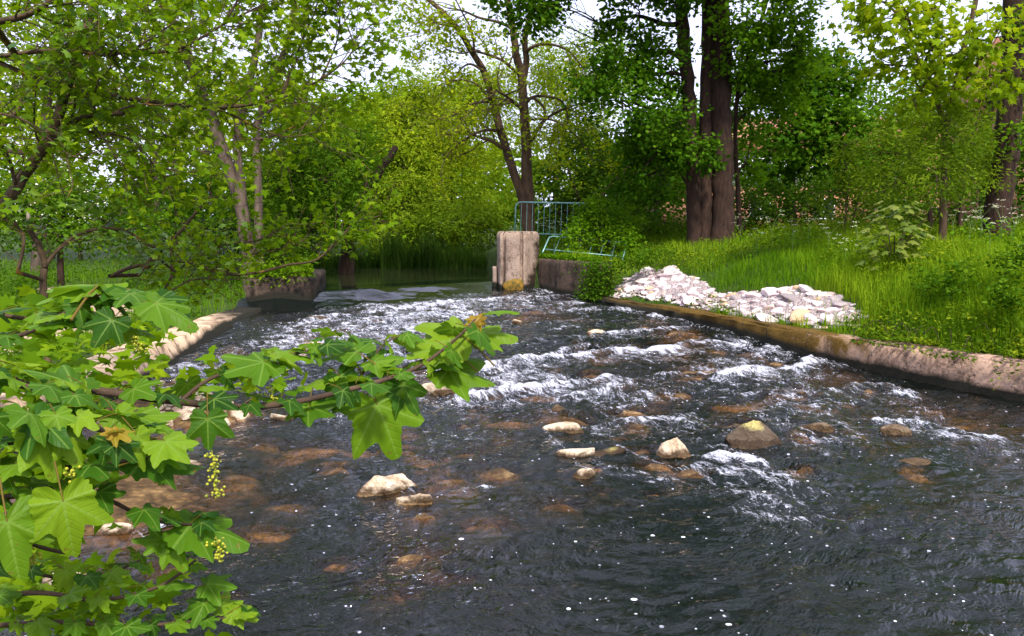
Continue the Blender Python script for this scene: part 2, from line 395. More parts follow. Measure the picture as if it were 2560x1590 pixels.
# ------------------------------------------------------------------ water
FOAM = [ # pixel polyline (left to right), width m, strength, rise m
 ([(800,742),(900,738),(1010,742),(1120,735),(1230,722)],.35,.95,.03),
 ([(790,765),(900,758),(1000,770),(1100,757),(1200,748),(1330,742)],.40,1.0,.05),
 ([(770,800),(860,790),(960,800),(1060,786),(1170,783)],.40,.95,.05),
 ([(860,825),(980,818),(1080,828),(1180,812)],.40,.85,.05),
 ([(990,850),(1100,842),(1200,850)],.35,.75,.05),
 ([(1210,765),(1300,757),(1380,760)],.25,.75,.04),
 ([(1330,812),(1440,800),(1500,802)],.22,.6,.04),
 ([(1400,745),(1500,768),(1600,790)],.2,.5,.03),
 ([(1490,838),(1560,832),(1640,822),(1715,818)],.17,.9,.06),
 ([(1700,858),(1760,856),(1840,862),(1915,880)],.20,.95,.07),
 ([(1700,800),(1780,818),(1830,838)],.2,.6,.04),
 ([(1185,925),(1260,905),(1340,895),(1420,892),(1500,885),(1600,880),(1690,868)],.24,1.25,.10),
 ([(1380,880),(1440,872),(1500,868)],.2,.8,.05),
 ([(1625,938),(1690,932),(1750,934)],.12,.75,.04),
 ([(1805,940),(1870,930),(1930,930),(1990,918),(2030,905)],.26,1.15,.09),
 ([(1900,955),(1990,962),(2060,985)],.3,.6,.04),
 ([(1150,1000),(1250,985),(1340,972),(1430,962),(1530,950)],.20,1.3,.09),
 ([(1440,985),(1500,975),(1545,960)],.3,.85,.05),
 ([(1040,1005),(1100,998),(1160,996)],.12,.5,.03),
 ([(2085,972),(2150,962),(2220,966),(2280,985)],.24,.85,.06),
 ([(2160,1000),(2260,1010),(2350,1040)],.3,.5,.04),
 ([(1550,1052),(1620,1044),(1690,1042),(1730,1056)],.20,.9,.05),
 ([(1880,1050),(1980,1020),(2060,1012)],.22,.55,.04),
 ([(2195,1058),(2280,1055),(2350,1072),(2420,1090),(2500,1105)],.17,.95,.05),
 ([(2330,1130),(2400,1120),(2480,1125)],.25,.5,.03),
 ([(1770,1148),(1830,1138),(1880,1148)],.20,1.2,.06),
 ([(1810,1180),(1880,1185),(1960,1200)],.22,.85,.04),
 ([(1860,1230),(1920,1240),(1960,1255)],.16,.75,.03),
 ([(1930,1285),(1990,1300),(2040,1295)],.14,.8,.03),
 ([(1540,1170),(1600,1180),(1650,1195)],.2,.6,.03),
 ([(1960,1070),(2040,1100),(2120,1095)],.15,.55,.03),
 ([(1750,900),(1800,893),(1850,895)],.12,.5,.03),
 ([(880,900),(960,885),(1050,880)],.25,.55,.04),
 ([(1290,860),(1360,850),(1450,848)],.2,.55,.04),
 ([(1550,770),(1650,790),(1720,815)],.18,.45,.03),
 ([(395,1318),(440,1310),(485,1312)],.07,1.3,.005),
 ([(1160,1215),(1210,1210)],.05,1.0,.005),
 ([(980,1215),(1030,1222)],.04,1.0,.005),
]
wx = np.arange(-6.4, 11.0, .034)
yy = [2.2]
while yy[-1] < 23.2: yy.append(yy[-1]+.012+.0016*yy[-1])
wy = np.concatenate([np.linspace(-14, 2.1, 40), np.array(yy)])
X, Y = np.meshgrid(wx, wy)
base = wz(X, Y)
foam = np.zeros_like(X); rise = np.zeros_like(X)
for pl, wd, st, rs in FOAM:
    pts = on_water(np.array([p[0] for p in pl]), np.array([p[1] for p in pl]))[:, :2]
    pts = cat(pts, 14) if len(pl) > 2 else pts
    m = (X > pts[:, 0].min()-2) & (X < pts[:, 0].max()+2) & (Y > pts[:, 1].min()-2.5) & (Y < pts[:, 1].max()+2)
    xs, ys = X[m], Y[m]
    jit = .5*wd*(fbm(xs*3, ys*3, 77)-.5)*2
    d, _ = polydist(xs, ys, [tuple(p) for p in pts]); d = d+jit
    d *= .86
    f = np.where(d > 0, np.exp(-(d/(wd*.35))**2), np.maximum(np.exp(-(d/(wd*.9))**2), .62*np.exp(-(d/(wd*2.4))**2)))
    foam[m] = np.maximum(foam[m], f*st*(.62+.6*fbm(xs*2.1, ys*2.1, 78, 3)))
    rise[m] += .55*rs*np.exp(-(d/(wd*.6))**2)-.35*rs*np.exp(-((d-wd*1.1)/(wd*.7))**2)
fl = unit(np.array([.40, -.92]))
for (rx, ry, hw, hh, tone, lab) in rocks:
    if lab.startswith(('tan ob','tan lu','pale ang','long thin','tan br','tan sq','brownish','long tan','pale stone','whitish','pale flat')): continue
    m = (np.abs(X-rx) < 2) & (np.abs(Y-ry) < 2); dx, dy = X[m]-rx, Y[m]-ry
    al = (dx*fl[0]+dy*fl[1])/hw; cr = (dx*fl[1]-dy*fl[0])/hw
    k = .55 if ry > 7.5 else .25
    wake = k*np.exp(-((np.abs(cr)-.9-.22*al)/.35)**2)*sst(-1.2, -.2, al)*sst(4.5, 1, al)
    foam[m] = np.maximum(foam[m], wake)
    rise[m] += .03*np.exp(-((al+1.15)/.5)**2-(cr/1.1)**2)
s = crest_s(X, Y)
rap = sst(.95, 1.9, s)                                  # white water starts below the smooth lip
act = np.interp(Y, [2,5,7.5,9,11,14,18,22], [.34,.42,.55,.8,1,1,1.1,1.0])*rap
act = act+.42*np.exp(-((X+.9)/1.1)**2-((Y-5.2)/1.5)**2)+.35*np.exp(-((X-3.0)/.9)**2-((Y-5.6)/1.2)**2)   # rougher patches added to the tail water so it reflects more bright sky
foam *= sst(.8, 1.4, s)
U, W = X*.42-Y*.907, X*.907+Y*.42
wp = .6*(fbm(X*.8, Y*.8, 40, 3)-.5)
n1 = fbm((U+wp)*1.5, (W-wp)*.75, 50, 3); n2 = 1-np.abs(2*fbm((U+wp)*4.2, (W+wp)*2.3, 60, 3)-1); n3 = fbm(U*13, W*8, 70, 2)
patch = fbm(X*.55, Y*.55, 95, 3)
amb = act*sst(.42, .68, n2*.55+n1*.45)*sst(.30,.6,patch)*.66
amb *= np.interp(Y, [6,8,10,14,17,22], [.15,.6,1.05,1.1,1.25,1.35])
amb = np.maximum(amb, sst(15.2, 17.2, Y)*rap*(.10+.52*n2)*sst(2.6, 1.0, X)*sst(1.0, 2.2, s))
foam = np.maximum(foam, amb)
foam = np.clip(foam, 0, 1.3)
h = act*(.055*(n1-.5)*2+.045*(n2-.6)) + (.010*sst(.7, 1.6, s)+.022*act)*(n3-.5) + rise*(.7+.6*n2)
h += foam*(.05*(fbm(X*16, Y*16, 81, 2)-.5)+.03*(fbm(X*7, Y*7, 84, 2)-.4))*rap
zz = base+h
dep = np.clip(base-bedz(X, Y), 0, 1.2)
for (rx, ry, hw, hd, zc, hz) in SUBH:
    m = (np.abs(X-rx) < hw*1.3) & (np.abs(Y-ry) < hw*1.3); q_ = 1-((X[m]-rx)/(hw*1.12))**2-((Y[m]-ry)/(hd*1.12))**2
    dep[m] = np.where(q_ > 0, np.minimum(dep[m], np.maximum(base[m]-(zc+hz*np.sqrt(np.maximum(q_, 0))), .0)), dep[m])
idx = np.arange(X.size).reshape(X.shape)
Q = np.stack([idx[:-1, :-1], idx[:-1, 1:], idx[1:, 1:], idx[1:, :-1]], -1).reshape(-1, 4)
# drop cells lying well inside the banks
cxm, cym = (X[:-1, :-1]+.02).ravel(), (Y[:-1, :-1]+.02).ravel()
dch, _ = polydist(cxm[::1], cym[::1], CHAN_CL)
keep = inside(cxm, cym, CHAN) | (np.abs(dch) < .25)
Q = Q[keep]
used = np.unique(Q); remap = np.full(X.size, -1); remap[used] = np.arange(len(used)); Q = remap[Q]

N = NT('river_water'); g = N.n('NewGeometry').outputs['Position']
u_ = N.n('VectorMath', {0: g, 1: (.42, -.907, 0)}, operation='DOT_PRODUCT').outputs['Value']; v_ = N.n('VectorMath', {0: g, 1: (.907, .42, 0)}, operation='DOT_PRODUCT').outputs['Value']
wv = N.noise(g, .9, 3, .5)
mp = N.n('CombineXYZ', {0: N.math('ADD', N.math('MULTIPLY', u_, 1.45), N.math('MULTIPLY', wv, 1.2)), 1: N.math('ADD', N.math('MULTIPLY', v_, .85), N.math('MULTIPLY', wv, -.9)), 2: 0.0}).outputs[0]
mf = N.n('CombineXYZ', {0: N.math('ADD', N.math('MULTIPLY', u_, .75), wv), 1: N.math('ADD', N.math('MULTIPLY', v_, 1.35), wv), 2: 0.0}).outputs[0]
r1 = N.noise(mp, 4.2, 2, .5, .8); r2 = N.noise(mp, 15, 1.5, .5, .6); r3 = N.noise(g, 1.3, 4, .55)
r4 = N.noise(mp, 42, 1.5, .5, .5)
hgt = N.math('ADD', N.math('ADD', N.math('MULTIPLY', r1, 1.0), N.math('MULTIPLY', r2, .55)), N.math('MULTIPLY', r4, .24))
nor = N.bump(hgt, N.math('ADD', .03, N.math('MULTIPLY', N.math('MULTIPLY', N.attr('act'), N.n('MapRange', {0: r3, 1: .34, 2: .66, 3: .12, 4: 1.5}).outputs[0]), .50)), .13)
fres = N.n('Fresnel', {'IOR': 1.42, 'Normal': nor}).outputs[0]
gl = N.n('BsdfGlossy', {'Color': (.98, .95, 1, 1), 'Roughness': .02, 'Normal': nor}).outputs[0]
df = N.math('SUBTRACT', 1.0, N.math('POWER', 2.718, N.math('MULTIPLY', N.attr('dep'), -4.2)))
tr = N.n('BsdfTransparent', {'Color': (.93, .80, .62, 1)}).outputs[0]
di = N.n('BsdfDiffuse', {'Color': (.0050, .0078, .0064, 1), 'Normal': nor}).outputs[0]
body = N.n('MixShader', {0: df, 1: tr, 2: di}).outputs[0]
wat = N.n('MixShader', {0: fres, 1: body, 2: gl}).outputs[0]
f1 = N.noise(mf, 13, 7, .70, 1.3); f2 = N.noise(mf, 3.6, 4, .6, .9); f3 = N.noise(g, 55, 3, .6)
fm = N.math('ADD', N.attr('foam'), N.math('ADD', N.math('MULTIPLY', N.math('SUBTRACT', f1, .5), 3.0), N.math('MULTIPLY', N.math('SUBTRACT', f2, .5), 2.1)))
fm = N.math('ADD', fm, N.math('MULTIPLY', N.math('SUBTRACT', f3, .5), 1.1))
ff = N.n('MapRange', {0: fm, 1: .50, 2: 1.40}, interpolation_type='SMOOTHSTEP').outputs[0]
ff = N.math('MULTIPLY', ff, N.n('MapRange', {0: N.attr('foam'), 1: .05, 2: .3}).outputs[0])
vo = N.n('TexVoronoi', {'Vector': g, 'Scale': 15.0}); vr = N.n('SeparateColor', {0: vo.outputs['Color']}).outputs
fk = N.math('LESS_THAN', vo.outputs['Distance'], N.math('MULTIPLY', N.math('POWER', vr[0], 7.0), .22))
fk = N.math('MULTIPLY', fk, N.n('MapRange', {0: N.math('ADD', f2, N.math('MULTIPLY', N.attr('act'), .25)), 1: .52, 2: .66}).outputs[0])
ff = N.math('MAXIMUM', ff, N.math('MULTIPLY', fk, .8))
fo = N.bsdf(Base_Color=(.70, .72, .84, 1), Roughness=.55, Normal=N.bump(N.math('ADD', f1, f3), .8, .05)).outputs[0]
MAT_WATER = N.done(N.n('MixShader', {0: ff, 1: wat, 2: fo}).outputs[0])
V = np.stack([X, Y, zz], -1).reshape(-1, 3)[used]
pick = lambda a: a.ravel()[used]
link('river_water', np_mesh('river_water', V, Q, MAT_WATER, {'foam': pick(foam), 'dep': pick(dep), 'act': pick(act)}, True), kind='structure')

# still pool above the weir
N = NT('pool_water'); g = N.n('NewGeometry').outputs['Position']
nor = N.bump(N.noise(N.n('Mapping', {'Vector': g, 'Scale': (.5, 1.6, 1)}).outputs[0], 3.0, 3, .5), .10, .04)
b = N.bsdf(Base_Color=(.020, .026, .010, 1), Roughness=.04, IOR=1.33, Normal=nor)
MAT_POOL = N.done(b.outputs[0])
lipx = [(-4.62, 18.25), (-.34, 21.93)]
px_ = np.linspace(-9.6, 1.2, 80); py_ = np.linspace(17.9, 30, 90)
XX, YY = np.meshgrid(px_, py_); s = (XX+4.45)*.652-(YY-18.3)*.758
ZZ = np.full_like(XX, 1.052)
idx = np.arange(XX.size).reshape(XX.shape)
Q = np.stack([idx[:-1, :-1], idx[:-1, 1:], idx[1:, 1:], idx[1:, :-1]], -1).reshape(-1, 4)
sc_ = s[:-1, :-1].ravel(); cxm, cym = XX[:-1, :-1].ravel(), YY[:-1, :-1].ravel()
dch, _ = polydist(cxm, cym, CHAN_CL)
Q = Q[(sc_ < -.9) & (inside(cxm, cym, CHAN) | (np.abs(dch) < .5)) & ~((cym < 20.3) & (cxm < -4.5))]
link('pool_water', np_mesh('pool_water', np.stack([XX, YY, ZZ], -1).reshape(-1, 3), Q, MAT_POOL, None, True), kind='structure')

# bubbles drifting on the slack water
G_ = Geo(); a = np.arange(7)*2*math.pi/7
disc = np.vstack([[0, 0, .35], np.stack([np.cos(a)*.6, np.sin(a)*.6, .25+0*a], -1), np.stack([np.cos(a), np.sin(a), 0*a-.1], -1)])
dT = [(0, 1+i, 1+(i+1) % 7) for i in range(7)]; dQ = [(1+i, 8+i, 8+(i+1) % 7, 1+(i+1) % 7) for i in range(7)]
for _ in range(170):
    px, py = rng.uniform(1050, 2560), 1150+440*rng.uniform()**.8
    if rng.uniform() > sst(1000, 1750, px+(py-1300)*.8)*.9+.1: continue
    p = on_water(px, py); r = rng.gamma(1.3, .0030)+.002
    if vn(p[0]*1.6, p[1]*1.6, 5) < .45: continue
    if not inside(p[0], p[1], CHAN): continue
    i = np.searchsorted(wx, p[0])-1; j = np.searchsorted(wy, p[1])-1
    G_.add(disc*[r*rng.uniform(.8, 1.5), r, r*.5]+[p[0], p[1], zz[j, i]+.002], dQ, dT)
N = NT('foam_white'); MAT_FOAM = N.done(N.bsdf(Base_Color=(.8, .82, .88, 1), Roughness=.35).outputs[0])
link('foam_bubbles', G_.mesh('foam_bubbles', MAT_FOAM, True), kind='stuff', label='small white foam bubbles drifting on the slack dark water')

# ------------------------------------------------------------------ rock objects
N = NT('river_rock'); g = N.n('NewGeometry').outputs['Position']
n1 = N.noise(g, 7, 6, .62); n2 = N.noise(g, 40, 5, .65); n3 = N.noise(g, 3, 3)
dry = N.mix(.55, N.ramp(n1, [(.30, (.25,.17,.10)), (.45, (.55,.41,.28)), (.65, (.76,.63,.48))]), N.ramp(n2, [(.34, .45), (.55, 1.)]), 'MULTIPLY')
wet = N.mix(.8, N.ramp(n1, [(.3, (.07,.036,.012)), (.48, (.23,.135,.055)), (.68, (.44,.29,.14))]), N.ramp(n2, [(.36, .25), (.58, 1.)]), 'MULTIPLY')
wet = N.mix(N.n('MapRange', {0: N.attr('tone'), 1: 1.3, 2: 1.9, 3: 0, 4: .72}).outputs[0], wet, (.022, .012, .007, 1))
moss = N.ramp(n2, [(.35, (.24,.20,.04)), (.65, (.56,.48,.20))])
wet = N.mix(N.n('MapRange', {0: N.attr('hw'), 1: -.03, 2: .005, 3: 0, 4: .7}).outputs[0], wet, (.030, .018, .010, 1))
wl = N.n('MapRange', {0: N.math('ADD', N.attr('hw'), N.math('MULTIPLY', N.math('SUBTRACT', n1, .5), .16)), 1: .02, 2: .065}).outputs[0]
tone = N.attr('tone')
wfac = N.math('SUBTRACT', wl, N.math('MULTIPLY', N.n('MapRange', {0: N.math('ADD', tone, N.math('MULTIPLY', N.math('SUBTRACT', n3, .5), 1.4)), 1: .35, 2: .85}).outputs[0], .9), clamp=True)
mfac = N.math('MULTIPLY', N.n('MapRange', {0: tone, 1: 1.2, 2: 1.9}).outputs[0], N.math('MULTIPLY', wl, N.n('MapRange', {0: N.math('ADD', N.attr('up'), N.math('MULTIPLY', n1, .6)), 1: 1.0, 2: 1.2}).outputs[0]))
col = N.mix(mfac, N.mix(wfac, wet, dry), moss)
rg = N.n('MapRange', {0: wfac, 1: 0, 2: 1, 3: .55, 4: .88}).outputs[0]
MAT_ROCK = N.done(N.bsdf(Base_Color=col, Roughness=rg, Specular_IOR_Level=.22, Normal=N.bump(N.math('ADD', N.math('MULTIPLY', n1, 1.6), N.math('ADD', N.math('MULTIPLY', n2, .6), N.n('TexVoronoi', {'Vector': g, 'Scale': 9.0}, feature='DISTANCE_TO_EDGE').outputs['Distance'])), 1.0, .03)).outputs[0])
def rock_obj(name, c, size, seed, tone, lab, group=None, rot=0, tilt=0, sub=3, blocky=.6, rough=.14, hwz=None, box=0, taper=0):
    V, T = rock_verts(seed, sub, blocky, 14, rough=rough, box=box)
    if taper: V[:, :2] *= (1-taper*np.clip(V[:, 2:], -.3, 1))
    V = V*size
    ct, st = math.cos(tilt), math.sin(tilt); V = V@np.array([[ct, 0, st], [0, 1, 0], [-st, 0, ct]])
    cr, sr = math.cos(rot), math.sin(rot); V = V@np.array([[cr, sr, 0], [-sr, cr, 0], [0, 0, 1]])
    nz = unit(V)[:, 2]; wzr = wz(c[0], c[1]) if hwz is None else hwz
    me = np_mesh(name, V, T, MAT_ROCK, {'hw': V[:, 2]+c[2]-wzr, 'tone': np.full(len(V), tone), 'up': nz}, True, None, .42)
    o = link(name, me, None, lab, 'rock', group); o.location = c
    return o
SPECIAL = {0: (.50, .16), 1: (.12, .06), 3: (.12, .02), 4: (.42, .10), 23: (.15, .14)}
SQ = {0: .42, 1: .5, 2: .5, 3: .4, 4: .34}
for i, (x, y, hw, hh, tone, lab) in enumerate(rocks):
    z0 = float(wz(x, y)); top = hh*(.52 if i in (0, 4) else .95 if i == 7 else .66 if hw > .1 else .8); bot = min(.26, max(.12, hw*.7)); hz = (top+bot)/2
    rot, tilt = SPECIAL.get(i, (rng.uniform(-.25, .25), rng.uniform(-.12, .12)))
    rock_obj('river_rock', (x, y, z0+top-hz), (hw*1.08, hw*SQ.get(i, rng.uniform(.5, .7)), hz), 100+i, tone, lab, None, rot, tilt, 4 if hw > .14 else 3, .6 if i == 7 else .85, .11, None, 0 if i == 7 else .75 if tone < .3 else .3, .5 if i == 7 else .42 if i == 6 else 0)
for i, (x, y, hw, hd, zc, hz) in enumerate(SUBH):
    rock_obj('sunken_rock', (x, y, zc), (hw, hd, hz), 300+i, 1.0,
             'brown algae-covered rock just under the racing water', 'sunken brown rocks in the rapids', rng.uniform(-.3, .3), 0, 3, .35, .16)

# gravel bar stones beside the left wall
gp_ = ray_ground(rng.uniform(395, 760, 220), rng.uniform(905, 1065, 220))
for i in range(220):
    p = gp_[i]
    if p[2] < wz(p[0], p[1])-.03 or not inside(p[0], p[1], CHAN): continue
    r = rng.uniform(.035, .10)
    rock_obj('gravel_stone', (p[0], p[1], p[2]+r*.25), (r, r*rng.uniform(.6, .9), r*.6), 500+i % 40, rng.choice([0, .1, .3]),
             'fist-sized tan and grey stone on the gravel bar', 'loose stones on the gravel bar', rng.uniform(0, 6), 0, 2, .5, hwz=p[2]-.08)

# ------------------------------------------------------------------ concrete
def mat_concrete(name, base, dark, mossc, moss_amt=.55):
    N = NT(name); g = N.n('NewGeometry').outputs['Position']
    n1 = N.noise(g, 2.3, 6, .62, .3); n2 = N.noise(g, 24, 6, .65); n3 = N.noise(N.n('Mapping', {'Vector': g, 'Scale': (1, 1, .16)}).outputs[0], 6, 4)
    col = N.ramp(N.math('ADD', N.math('MULTIPLY', n1, .6), N.math('MULTIPLY', n2, .4)), [(.36, dark), (.5, base), (.66, tuple(min(1, c*1.35) for c in base))])
    col = N.mix(N.ramp(n3, [(.52, 0.), (.66, .75)]), col, c4(tuple(c*.35 for c in dark)))
    col = N.mix(N.n('MapRange', {0: N.math('ADD', N.attr('moss'), N.math('MULTIPLY', N.math('SUBTRACT', n1, .5), 1.5)), 1: moss_amt-.14, 2: moss_amt+.14}).outputs[0], col, N.ramp(n2, [(.3, tuple(c*.35 for c in mossc)), (.7, mossc)]))
    jl = N.math('LESS_THAN', N.math('PINGPONG', N.math('ADD', N.attr('arc'), N.math('MULTIPLY', n1, .12)), 2.9), .016)
    jl = N.math('MULTIPLY', jl, N.math('GREATER_THAN', N.attr('arc'), .05))
    col = N.mix(N.math('MULTIPLY', jl, .8), col, (.03, .022, .016, 1))
    cr_ = N.n('TexVoronoi', {'Vector': N.n('VectorMath', {0: g, 1: N.n('TexNoise', {'Vector': g, 'Scale': 3.0, 'Detail': 4.0}).outputs['Color']}, operation='ADD').outputs[0], 'Scale': 1.1}, feature='DISTANCE_TO_EDGE').outputs['Distance']
    col = N.mix(N.n('MapRange', {0: cr_, 1: .004, 2: .014, 3: .75, 4: 0}).outputs[0], col, (.035, .025, .018, 1))
    wetf = N.n('MapRange', {0: N.math('ADD', N.attr('hw'), N.math('MULTIPLY', N.math('SUBTRACT', n1, .5), .12)), 1: .09, 2: .17}).outputs[0]
    col = N.mix(wetf, (.014, .013, .008, 1), col)
    return N.done(N.bsdf(Base_Color=col, Roughness=.85, Specular_IOR_Level=.25, Normal=N.bump(N.math('ADD', n1, N.math('MULTIPLY', n2, .6)), .7, .03)).outputs[0])
MC = {'pink': mat_concrete('weathered_concrete', (.46,.30,.215), (.15,.092,.060), (.15,.085,.012)),
      'tan':  mat_concrete('warm_concrete', (.56,.40,.27), (.26,.17,.10), (.10,.09,.02)),
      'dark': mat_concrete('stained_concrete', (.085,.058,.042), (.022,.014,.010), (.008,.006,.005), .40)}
def wall_strip(path, sect, n, rough, z_water=True, mossf=None, subs=5):
    """sweep a cross-section (out, z) along a ground path; out is to the left of the path"""
    p = cat(np.array(path), n); t = unit(np.gradient(p, axis=0)); nrm = np.stack([-t[:, 1], t[:, 0]], -1)
    sc = []
    for (a, b), (c, d) in zip(sect[:-1], sect[1:]):
        for k in range(subs): sc.append((a+(c-a)*k/subs, b+(d-b)*k/subs))
    sc.append(sect[-1]); sc = np.array(sc); m = len(sc)
    XY = p[:, None]+nrm[:, None]*sc[None, :, 0, None]; Zs = np.broadcast_to(sc[None, :, 1], (n, m)).copy()
    arc = np.concatenate([[0], np.cumsum(np.linalg.norm(np.diff(p, axis=0), axis=1))])
    A, S = np.meshgrid(arc, np.arange(m)*.13, indexing='ij')
    XY += nrm[:, None]*(rough*(fbm(A*2.2, S*2.2+Zs*2, 7)-.5)*2)[..., None]
    Zs += rough*.8*(fbm(A*1.7+9, S*2, 9)-.5)*2*(Zs > .3)
    V = np.concatenate([XY, Zs[..., None]], -1).reshape(-1, 3)
    idx = np.arange(n*m).reshape(n, m)
    Q = np.stack([idx[:-1, :-1], idx[1:, :-1], idx[1:, 1:], idx[:-1, 1:]], -1).reshape(-1, 4)
    ends = [np.arange(m)[::-1], (n-1)*m+np.arange(m)]
    hw = V[:, 2]-wz(V[:, 0], V[:, 1])
    mo = np.repeat(mossf(arc/arc[-1]), m) if mossf else np.zeros(len(V))
    ar = np.repeat(arc, m)
    return V, Q, ends, {'hw': hw, 'moss': mo, 'arc': ar}
def wall_obj(name, mat, label, cat_, *a, **k):
    V, Q, ends, at = wall_strip(*a, **k)
    me = bpy.data.meshes.new(name)
    me = np_mesh(name, V, Q, mat, at, True)
    bm = bmesh.new(); bm.from_mesh(me); bm.verts.ensure_lookup_table()
    for e in ends:
        try: bm.faces.new([bm.verts[int(i)] for i in e])
        except ValueError: pass
    bm.to_mesh(me); bm.free()
    return link(name, me, None, label, cat_)
rwp = [(1.98,18.5),(2.28,17.4),(3.29,15.9),(4.05,14.07),(4.79,12.2),(5.39,11.08),(6.33,9.62),(8.2,6.9),(11,3.2)]
wall_obj('retaining_wall', MC['pink'], 'long low concrete river wall with orange moss below the pale stones', 'wall',
         rwp, [(0, -.3), (0, .85), (.05, .90), (.36, .90), (.40, .3)], 190, .045, mossf=lambda u: .95-.80*sst(.30, .52, u), subs=6)
wall_obj('bank_wall', MC['tan'], 'sunlit tan concrete wall sloping along the left bank', 'wall',
         [(-5.62,17.2),(-5.62,15.6),(-5.6,14),(-5.5,12.2),(-5.35,10.4),(-5.2,8)], [(-.32, .82), (.20, .80), (.55, .1), (.6, -.3)], 90, .022, mossf=lambda u: .15+0*u)
def block(name, mat, label, plan, z0, z1, bev=.05, rough=.02, mossf=None, cat_='wall', rings=16, parent=None):
    """concrete block from a plan outline, chamfered at the top, with real unevenness"""
    pts = []
    for (x0, y0), (x1, y1) in zip(plan, plan[1:]+plan[:1]):
        n = max(1, int(math.hypot(x1-x0, y1-y0)/.09))
        for k in range(n): pts.append((x0+(x1-x0)*k/n, y0+(y1-y0)*k/n))
    p = np.array(pts); c = p.mean(0); m = len(p); lv = []
    zs = list(np.linspace(z0, z1-bev, rings))+[z1]
    for k, z in enumerate(zs):
        q = p if k < rings else c+(p-c)*(1-bev*1.6)
        q = q+unit(q-c)*(rough*(fbm(q[:, 0]*4+z*3, q[:, 1]*4+z*2, 3)-.5)*2)[:, None]
        zz_ = np.full(m, z)+(rough*(fbm(q[:, 0]*5, q[:, 1]*5, 4)-.5) if k >= rings-1 else 0)
        lv.append(np.column_stack([q, zz_]))
    V = np.vstack(lv+[[[c[0], c[1], z1+.005]]]); L = len(zs); i = np.arange(L-1)[:, None]*m; j = np.arange(m)[None]; j2 = (j+1) % m
    Q = np.stack([i+j, i+j2, i+m+j2, i+m+j], -1).reshape(-1, 4)
    T = np.array([((L-1)*m+k, (L-1)*m+(k+1) % m, L*m) for k in range(m)])
    mo = mossf(V) if mossf else np.zeros(len(V))
    o = link(name, np_mesh(name, V, [Q, T], mat, {'hw': V[:, 2]-wz(V[:, 0], V[:, 1]), 'moss': mo}, False), parent, None if parent else label, None if parent else cat_)
    return o
# pillar with stop-log grooves (its outline has the grooves cut in)
pil = thing('weir_pillar', 'tall pale concrete weir pillar with two dark vertical grooves', 'pillar', (0.1, 20.9, .9))
plan = [(-.40,21.0),(-.31,20.50),(-.245,20.48),(-.235,20.60),(-.165,20.585),(-.165,20.46),(.20,20.40),(.205,20.50),(.285,20.52),(.30,20.43),(.72,20.95),(.70,21.9),(-.40,21.95)]
def pmoss(V): return .55*sst(.25, .75, V[:, 0])+.5*sst(1.6, 1.0, V[:, 2])*sst(.15, .5, V[:, 0])
MC['pil'] = mat_concrete('pale_concrete', (.32,.235,.185), (.17,.115,.085), (.045,.026,.016), .56)
b_ = block('body', MC['pil'], '', plan, .3, 2.40, .07, .018, pmoss, parent=pil)
b_.location = (-.1, -20.9, -.9)
b_ = block('groove_stub', MC['pil'], '', [(-.52,21.0),(-.50,20.86),(-.40,20.84),(-.37,21.05),(-.45,21.2)], .4, 1.48, .06, .02, parent=pil)
b_.location = (-.1, -20.9, -.9)
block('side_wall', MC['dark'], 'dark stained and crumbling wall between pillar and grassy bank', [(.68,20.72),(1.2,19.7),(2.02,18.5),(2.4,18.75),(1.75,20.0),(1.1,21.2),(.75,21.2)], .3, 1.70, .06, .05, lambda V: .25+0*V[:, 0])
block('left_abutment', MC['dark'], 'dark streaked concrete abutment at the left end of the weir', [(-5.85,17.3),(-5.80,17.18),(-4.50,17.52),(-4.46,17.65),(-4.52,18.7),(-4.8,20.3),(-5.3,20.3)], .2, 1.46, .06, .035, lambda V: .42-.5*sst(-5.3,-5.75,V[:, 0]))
N = NT('weir_sill'); g = N.n('NewGeometry').outputs['Position']
MAT_SILL = N.done(N.bsdf(Base_Color=(.03,.025,.018,1), Roughness=.6).outputs[0])
gs = Geo(); gs.add([(-4.6,18.2,.2),(-.3,21.9,.2),(-.3,21.9,.96),(-4.6,18.2,.96),(-4.9,18.5,.2),(-.6,22.25,.2),(-.6,22.25,.96),(-4.9,18.5,.96)],
                   [(0,1,2,3),(5,4,7,6),(3,2,6,7),(0,4,5,1),(1,5,6,2),(4,0,3,7)])
link('weir_sill', gs.mesh('weir_sill', MAT_SILL), None, 'low sill of the weir under the glassy lip of water', 'weir')
N = NT('orange_moss'); g = N.n('NewGeometry').outputs['Position']
MAT_OM = N.done(N.bsdf(Base_Color=N.ramp(N.noise(g, 14, 5), [(.35, (.07,.06,.008)), (.55, (.22,.12,.010)), (.7, (.32,.19,.018))]), Roughness=.9).outputs[0])
V, T = rock_verts(77, 3, .5)
o = link('mossy_boulder', np_mesh('mossy_boulder', V*[.28, .13, .25], T, MAT_OM, None, True), None, 'orange moss-covered boulder at the foot of the weir pillar', 'rock'); o.location = (.03, 20.46, .98)

